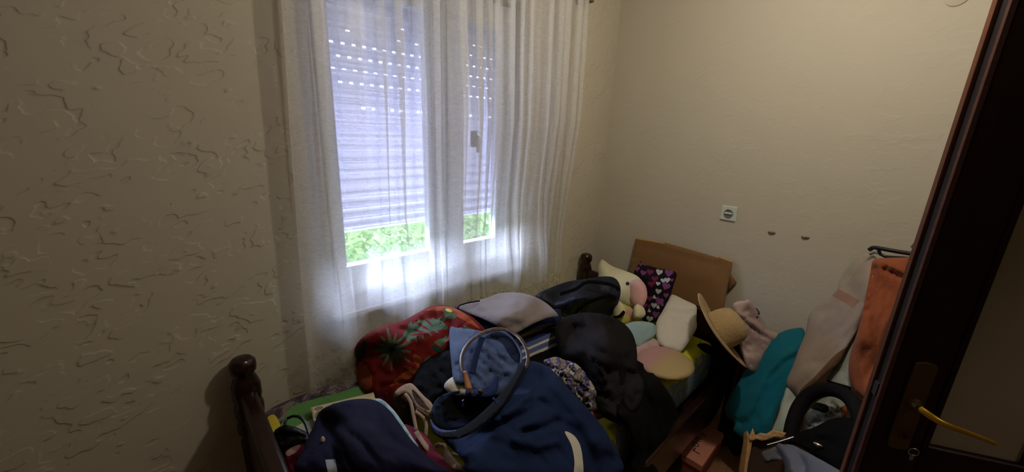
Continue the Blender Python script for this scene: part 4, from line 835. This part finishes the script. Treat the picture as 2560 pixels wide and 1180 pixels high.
rt = cloth('rust_shirt', [(2182, 652), (2200, 646), (2240, 644), (2310, 648), (2312, 690), (2285, 722), (2262, 752), (2240, 790), (2216, 840), (2200, 900), (2192, 940), (2205, 985), (2210, 1010), (2185, 1016), (2160, 1002), (2136, 975), (2122, 940), (2124, 890), (2140, 840), (2154, 790), (2168, 720), (2176, 680)],
  [(2185, 655, 'x', 2.12), (2300, 655, 'x', 2.10), (2260, 750, 'x', 2.05), (2130, 940, 'x', 1.96), (2200, 1000, 'x', 1.88), (2180, 800, 'x', 2.0)], [m_rust, F('rust_second_tone', (150, 76, 48))], puff=.025, pw=22, wr=(.004, 34, 105, 3), th=.05,  # second rust tone, not used by any mark
  folds=[([(2188, 670), (2180, 740), (2170, 780)], 6, -.016), ([(2215, 672), (2250, 690), (2285, 705)], 7, -.014), ([(2205, 660), (2250, 676), (2300, 700)], 6, .010), ([(2190, 730), (2184, 790)], 4, -.006), ([(2180, 800), (2190, 880), (2196, 960)], 7, -.010), ([(2150, 820), (2150, 900), (2165, 980)], 8, .010)], seed=24, **Z0)
T(rt, 'rust orange shirt hanging from the black hanger beside the door', 'shirt')
T(cloth('ivory_shirt', [(2312, 680), (2285, 722), (2262, 755), (2240, 795), (2216, 845), (2200, 905), (2193, 935), (2202, 950), (2225, 890), (2250, 830), (2280, 760), (2310, 720)], [(2300, 700, 'x', 2.14), (2200, 940, 'x', 2.02), (2240, 830, 'x', 2.08)], [m_cream], puff=.006, pw=8, th=.02, step=6, **Z0),
  'ivory shirt strip visible between the rust shirt and the door edge', 'shirt')
hg = empty('clothes_hanger', at(2240, 640, 'x', 2.14), 'upper black plastic clothes hanger holding the rust shirt', 'hanger')
fx = depth_field([(2170, 622, 'x', 2.16), (2310, 650, 'x', 2.12), (2240, 700, 'x', 2.14)])
MB().tube(tube_px([(2173, 625), (2182, 619), (2200, 621), (2250, 630), (2318, 640)], fx), [.008] + [.009] * 30 if 0 else .0085).build('shoulder_bar', m_blk, hg, smooth=True)
MB().tube(tube_px([(2196, 624), (2201, 636), (2212, 641), (2260, 645), (2318, 650)], fx), .006).build('lower_bar', m_blk, hg, smooth=True)
MB().tube(tube_px([(2296, 638), (2290, 626), (2279, 616), (2284, 610), (2300, 609), (2312, 615)], fx), .004).build('hook', m_steel, hg, smooth=True)
hg = empty('clothes_hanger', at(2190, 640, 'x', 2.18), 'grey hanger tip just below the black hanger', 'hanger')
fx2 = depth_field([(2170, 634, 'x', 2.20), (2310, 655, 'x', 2.17), (2240, 700, 'x', 2.19)])
MB().tube(tube_px([(2174, 636), (2186, 631), (2200, 634), (2216, 644), (2260, 652), (2310, 656)], fx2), .005).build('shoulder_bar', plain('grey_plastic', (104, 98, 92), .5), hg, smooth=True)

# hooped black bag / carrier and what lies in it
T(cloth('crumpled_plastic_bag', [(1998, 1072), (2012, 1040), (2040, 1006), (2066, 992), (2090, 990), (2112, 1010), (2116, 1040), (2098, 1054), (2066, 1062), (2035, 1080)], [(2000, 1070, 'x', 1.95), (2066, 994, 'x', 2.02), (2112, 1020, 'x', 1.96)], [F('white_plastic', (150, 154, 144), .4), m_char, m_rust],
  puff=.015, pw=14, wr=(.010, 14, 30, 1.5), th=.05, step=5, marks=[(1, [(2040, 1006), (2070, 1015), (2066, 1032), (2036, 1024), (2026, 1018)]), (2, [(2100, 1020), (2116, 1010), (2120, 1044), (2106, 1046)])], **Z0), 'crumpled white plastic bag seen through the black hoop', 'plastic bag')
cr_ = empty('hooped_carrier', at(2090, 1100, 'x', 1.7), 'black padded carrier with a thick round hoop handle beside the door', 'carrier')
fx3 = depth_field([(1975, 1085, 'x', 1.80), (2070, 975, 'x', 1.90), (2160, 1100, 'x', 1.72), (2060, 1100, 'x', 1.76)])
MB().tube(tube_px([(1975, 1100), (1982, 1060), (1998, 1018), (2026, 986), (2062, 974), (2100, 980), (2132, 1004), (2150, 1040), (2158, 1090)], fx3), .027, n=16).build('hoop_handle', F('black_foam', (18, 17, 19), .8), cr_, smooth=True)
cloth('carrier_body', [(1930, 1128), (1960, 1100), (2000, 1080), (2040, 1066), (2075, 1048), (2110, 1044), (2160, 1052), (2205, 1080), (2210, 1190), (2120, 1190), (2060, 1156), (1985, 1112)], [(1960, 1105, 'x', 1.72), (2100, 1048, 'x', 1.80), (2205, 1085, 'x', 1.70), (2180, 1188, 'x', 1.5), (1985, 1112, 'x', 1.7)],
  [m_black, m_char], puff=.04, pw=30, wr=(.006, 40, 20, 2), th=.12, parent=cr_, seed=25, zmin=.02, folds=[([(2050, 1085), (2080, 1092), (2110, 1088)], 6, .012)])
MB().tube(tube_px([(1918, 1113), (1950, 1104), (1984, 1093)], depth_field([(1918, 1113, 'x', 1.60), (1984, 1093, 'x', 1.66), (1950, 1130, 'x', 1.6)])), .0045).build('metal_rod', m_steel, cr_, smooth=True)
MB().ball(EYE + ray(2046, 1112) * (fx3(2046, 1112) - .16 / ray(2046, 1112).length), (.008, .016, .006), n=8).build('clasp', m_steel, cr_, smooth=True)
m_bin = plain('grey_translucent_plastic', (96, 98, 108), .4); bn = empty('plastic_tub', at(1990, 1180, 'x', 1.4), 'translucent grey plastic tub in front of the black carrier', 'tub')
cloth('tub_wall', [(1938, 1116), (1946, 1108), (1962, 1112), (1980, 1112), (2050, 1148), (2116, 1186), (2116, 1192), (1975, 1192), (1962, 1168), (1952, 1135)], [(1942, 1110, 'x', 1.50), (2110, 1186, 'x', 1.32), (1975, 1190, 'x', 1.38)], [m_bin], puff=.012, pw=10, wr=(0, 20, 0, 1), th=.012, parent=bn, zmin=.02, folds=[([(1950, 1114), (1975, 1150), (1985, 1190)], 7, .010), ([(1985, 1118), (2010, 1160), (2012, 1190)], 5, -.008)])
cloth('tub_rim', [(1904, 1132), (1926, 1122), (1942, 1118), (1956, 1148), (1930, 1150), (1914, 1153)], [(1904, 1132, 'x', 1.52), (1942, 1118, 'x', 1.52), (1930, 1150, 'x', 1.46)], [m_bin], puff=.008, pw=8, wr=(0, 20, 0, 1), th=.012, parent=bn, zmin=.02, step=5)
cb = empty('cardboard_box', at(1860, 1180, 'x', 1.5), 'open cardboard box with torn edges on the floor below the teal shirt', 'box')
cloth('side_wall', [(1860, 1082), (1868, 1076), (1874, 1090), (1880, 1086), (1882, 1094), (1878, 1120), (1870, 1160), (1866, 1192), (1844, 1192), (1852, 1140), (1858, 1105)], [(1862, 1084, 'x', 1.62), (1880, 1092, 'x', 1.62), (1850, 1190, 'x', 1.52)], [m_card, m_cardl], puff=.001, pw=4, wr=(.002, 20, 80, 2), th=.012, parent=cb, zmin=.02, step=5, smooth_outline=False, marks=[(1, [(1868, 1078), (1882, 1088), (1882, 1094), (1868, 1190), (1860, 1190), (1868, 1110)])])
cloth('torn_flap', [(1882, 1070), (1888, 1088), (1900, 1082), (1916, 1084), (1932, 1074), (1948, 1078), (1966, 1082), (1958, 1094), (1935, 1092), (1924, 1098), (1904, 1102), (1890, 1098), (1876, 1104), (1872, 1092)], [(1880, 1075, 'x', 1.64), (1966, 1083, 'x', 1.68), (1900, 1100, 'x', 1.62)], [m_cardl, m_card], puff=.004, pw=5, wr=(.008, 10, 0, 2), th=.008, parent=cb, zmin=.02, step=4, smooth_outline=False)
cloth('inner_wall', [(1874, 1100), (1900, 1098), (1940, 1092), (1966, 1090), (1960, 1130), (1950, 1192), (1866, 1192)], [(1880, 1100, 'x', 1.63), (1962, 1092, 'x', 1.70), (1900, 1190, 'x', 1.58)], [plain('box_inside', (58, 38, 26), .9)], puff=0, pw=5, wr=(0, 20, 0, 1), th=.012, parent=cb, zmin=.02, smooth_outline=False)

# shoe box on the floor, with faded marks
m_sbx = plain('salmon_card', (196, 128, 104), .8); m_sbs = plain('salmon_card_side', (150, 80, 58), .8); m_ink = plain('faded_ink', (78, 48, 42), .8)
zt = .12; A = at(1700, 1132, 'z', zt); Bp = at(1756, 1166, 'z', zt); Cc = at(1801, 1079, 'z', zt)
u = Bp - A; w = (Cc - Bp); w = w - u * (w.dot(u) / u.dot(u))
sx = empty('shoe_box', A + (u + w) / 2 - Vector((0, 0, zt)), 'salmon pink shoe box on the floor beside the bed', 'shoe box')
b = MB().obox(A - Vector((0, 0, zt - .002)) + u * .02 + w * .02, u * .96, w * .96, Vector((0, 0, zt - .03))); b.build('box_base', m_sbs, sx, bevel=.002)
b = MB().obox(A - Vector((0, 0, .035)), u, w, Vector((0, 0, .035))); b.build('lid', [m_sbx], sx, bevel=.002)
un, wn = u.normalized(), w.normalized()
def ringmark(c0, r_, a0, a1, t_):
    mb = MB(); K = 14; V = []; Fx = []
    for i in range(K + 1):
        a = math.radians(a0 + (a1 - a0) * i / K); d_ = un * math.cos(a) + wn * math.sin(a)
        V += [c0 + d_ * r_, c0 + d_ * (r_ - t_)]
    for i in range(K): Fx.append((2 * i, 2 * i + 1, 2 * i + 3, 2 * i + 2))
    return mb.add(V, Fx)
c0 = A + Vector((0, 0, .0008))
ringmark(c0 + u * .28 + w * .52, .017, 40, 330, .006).build('printed_letter', m_ink, sx)
ringmark(c0 + u * .30 + w * .37, .017, 0, 360, .006).build('printed_letter', m_ink, sx)
MB().obox(c0 + u * .34 + w * .20, un * .035, wn * .007, Vector((0, 0, .0004))).obox(c0 + u * .34 + w * .20, un * .007, wn * .028, Vector((0, 0, .0004))).build('printed_letter', m_ink, sx)
MB().obox(c0 + u * .18 + w * .66, un * .030, wn * .006, Vector((0, 0, .0004))).obox(c0 + u * .18 + w * .71, un * .030, wn * .006, Vector((0, 0, .0004))).build('printed_letter', m_ink, sx)

# ------------------------------------------------------------------ door leaf standing open on the right
m_door = wood('dark_door_wood', (34, 11, 9), (46, 16, 12), .4, (6, 6, 1.2)); m_door.node_tree.nodes['Principled BSDF'].inputs['Specular IOR Level'].default_value = .2; m_dedge = wood('door_edge_wood', (84, 44, 26), (104, 58, 34), .5, (6, 6, 1.5)); m_dgap = plain('door_groove', (20, 10, 10), .5)
e = Vector((.49, -.872, 0)).normalized(); nf = Vector((-e.y * -1, e.x, 0)); nf = Vector((-.872, -.49, 0)).normalized(); Z = Vector((0, 0, 1))
P0 = Vector((1.2, 0, 0)) + e * .041
door = empty('door_1', P0 + e * .4, None, None, kind='structure')
def dbox(s0, s1, d0, d1, z0_, z1_, mb=None, mi=0):
    mb = mb or MB(); return mb.obox(P0 + e * s0 - nf * d1 + Z * z0_, e * (s1 - s0), nf * (d1 - d0), Z * (z1_ - z0_), mi)
LW = .84; SW = .118
b = dbox(0.010, SW, 0, .042, .01, 2.03); dbox(LW - SW, LW, 0, .042, .01, 2.03, b); dbox(SW, LW - SW, 0, .042, .01, .22, b); dbox(SW, LW - SW, 0, .042, .86, .948, b); dbox(SW, LW - SW, 0, .042, 1.92, 2.03, b)
b.build('door_frame', m_door, door, bevel=.008, seg=3)
b = dbox(-.004, .0099, .028, .042, .01, 2.03); b.build('edge_strip', m_dedge, door, bevel=.002)
b = dbox(.003, .0099, .008, .0279, .01, 2.03); b.build('edge_groove', m_dgap, door)
b = dbox(.0, .0105, -.0015, .0079, .01, 2.03); b.build('edge_bead', wood('bead_wood', (62, 30, 22), (84, 44, 30), .5), door, bevel=.002)
b = dbox(SW, LW - SW, .016, .030, .22, .86); b.build('lower_panel', m_door, door)
m_frost = plain('frosted_glass_pane', (150, 136, 118), .35, 0, .2, .05)
NP = 3; pw_ = (LW - 2 * SW - .03 * (NP - 1)) / NP
for k in range(NP):
    s0 = SW + k * (pw_ + .03); dbox(s0, s0 + pw_, .014, .022, .948, 1.92).build('glass_pane', m_frost, door)
    if k < NP - 1: dbox(s0 + pw_, s0 + pw_ + .03, .002, .04, .948, 1.92).build('muntin', m_door, door, bevel=.004)
# moulding beside the glass
dbox(SW - .006, SW + .006, -.004, .016, .94, 1.93).build('glass_bead', m_door, door, bevel=.003)
m_brs = plain('aged_brass', (92, 66, 36), .4, .5); m_lev = plain('yellow_brass', (200, 158, 40), .3, .65)
hs, hz = .064, 1.062
pl = MB(); K = 10; prof = []
for k in range(K + 1):
    a = math.pi * k / K; prof.append((.021 * math.cos(a), .098 + .010 * math.sin(a)))
for k in range(K + 1):
    a = math.pi * k / K; prof.append((-.021 * math.cos(a), -.125 - .010 * math.sin(a)))
V = []; n_ = len(prof)
for d_ in (.0005, .009):
    for s_, z_ in prof: V.append(P0 + e * (hs + s_) + nf * d_ + Z * (hz + z_))
pl.add(V, [tuple(range(n_)), tuple(range(n_, 2 * n_))] + [(k, (k + 1) % n_, n_ + (k + 1) % n_, n_ + k) for k in range(n_)])
plo = pl.build('handle_plate', m_brs, door, bevel=.002)
hp = lambda s_, d_, z_: P0 + e * (hs + s_) + nf * d_ + Z * (hz + z_)
MB().lathe([(.014, 0), (.014, .006), (.011, .008), (.009, .02), (0, .021)], hp(0, .009, 0), nf, 24).build('rose', m_brs, door, smooth=True)
# flat lever: neck outwards then a blade along the door
pts = catmull([tuple(hp(0, .02, 0)), tuple(hp(.010, .040, -.004)), tuple(hp(.032, .052, -.012)), tuple(hp(.070, .054, -.020)), tuple(hp(.105, .055, -.028)), tuple(hp(.128, .056, -.034))], .004, False)
mb = MB(); V = []; Fx = []; m_ = 12
for i, p_ in enumerate(pts):
    p_ = Vector(p_); t_ = (Vector(pts[min(i + 1, len(pts) - 1)]) - Vector(pts[max(i - 1, 0)])).normalized(); k = i / (len(pts) - 1)
    up = (Z - t_ * t_.dot(Z)).normalized(); sd = t_.cross(up); ru = .0085 - .0035 * k if k < .97 else .003; rs = .0065 - .003 * k
    for j in range(m_):
        a = 2 * math.pi * j / m_; V.append(p_ + up * ru * math.cos(a) + sd * rs * math.sin(a))
for i in range(len(pts) - 1):
    for j in range(m_): Fx.append((i * m_ + j, i * m_ + (j + 1) % m_, (i + 1) * m_ + (j + 1) % m_, (i + 1) * m_ + j))
Fx += [tuple(range(m_))[::-1], tuple(range((len(pts) - 1) * m_, len(pts) * m_))]
mb.add(V, Fx).build('lever_handle', m_lev, door, smooth=True)
MB().lathe([(.009, 0), (.009, .0015), (0, .0016)], hp(.004, .0092, -.094), nf, 20).build('keyhole_rim', m_brs, door)
MB().lathe([(.0055, 0), (.0055, .0012), (0, .0013)], hp(.004, .0110, -.094), nf, 16).build('keyhole', m_dgap, door)
dbox(-.001, .003, .010, .026, 1.05, 1.085).build('latch', plain('dull_metal', (60, 60, 64), .5, .5), door)
ky = empty('door_key', hp(.028, .012, -.126), 'small steel key ring by the keyhole plate of the open door', 'key')
b = MB(); b.tube([hp(.030 + .010 * math.cos(a), .012, -.130 + .010 * math.sin(a)) for a in [2 * math.pi * k / 16 for k in range(17)]], .0016, 6); b.build('ring', m_steel, ky, smooth=True)
b = MB(); b.obox(hp(.026, .010, -.155), e * .008, nf * .0018, Z * .018); b.build('key_blade', m_steel, ky)
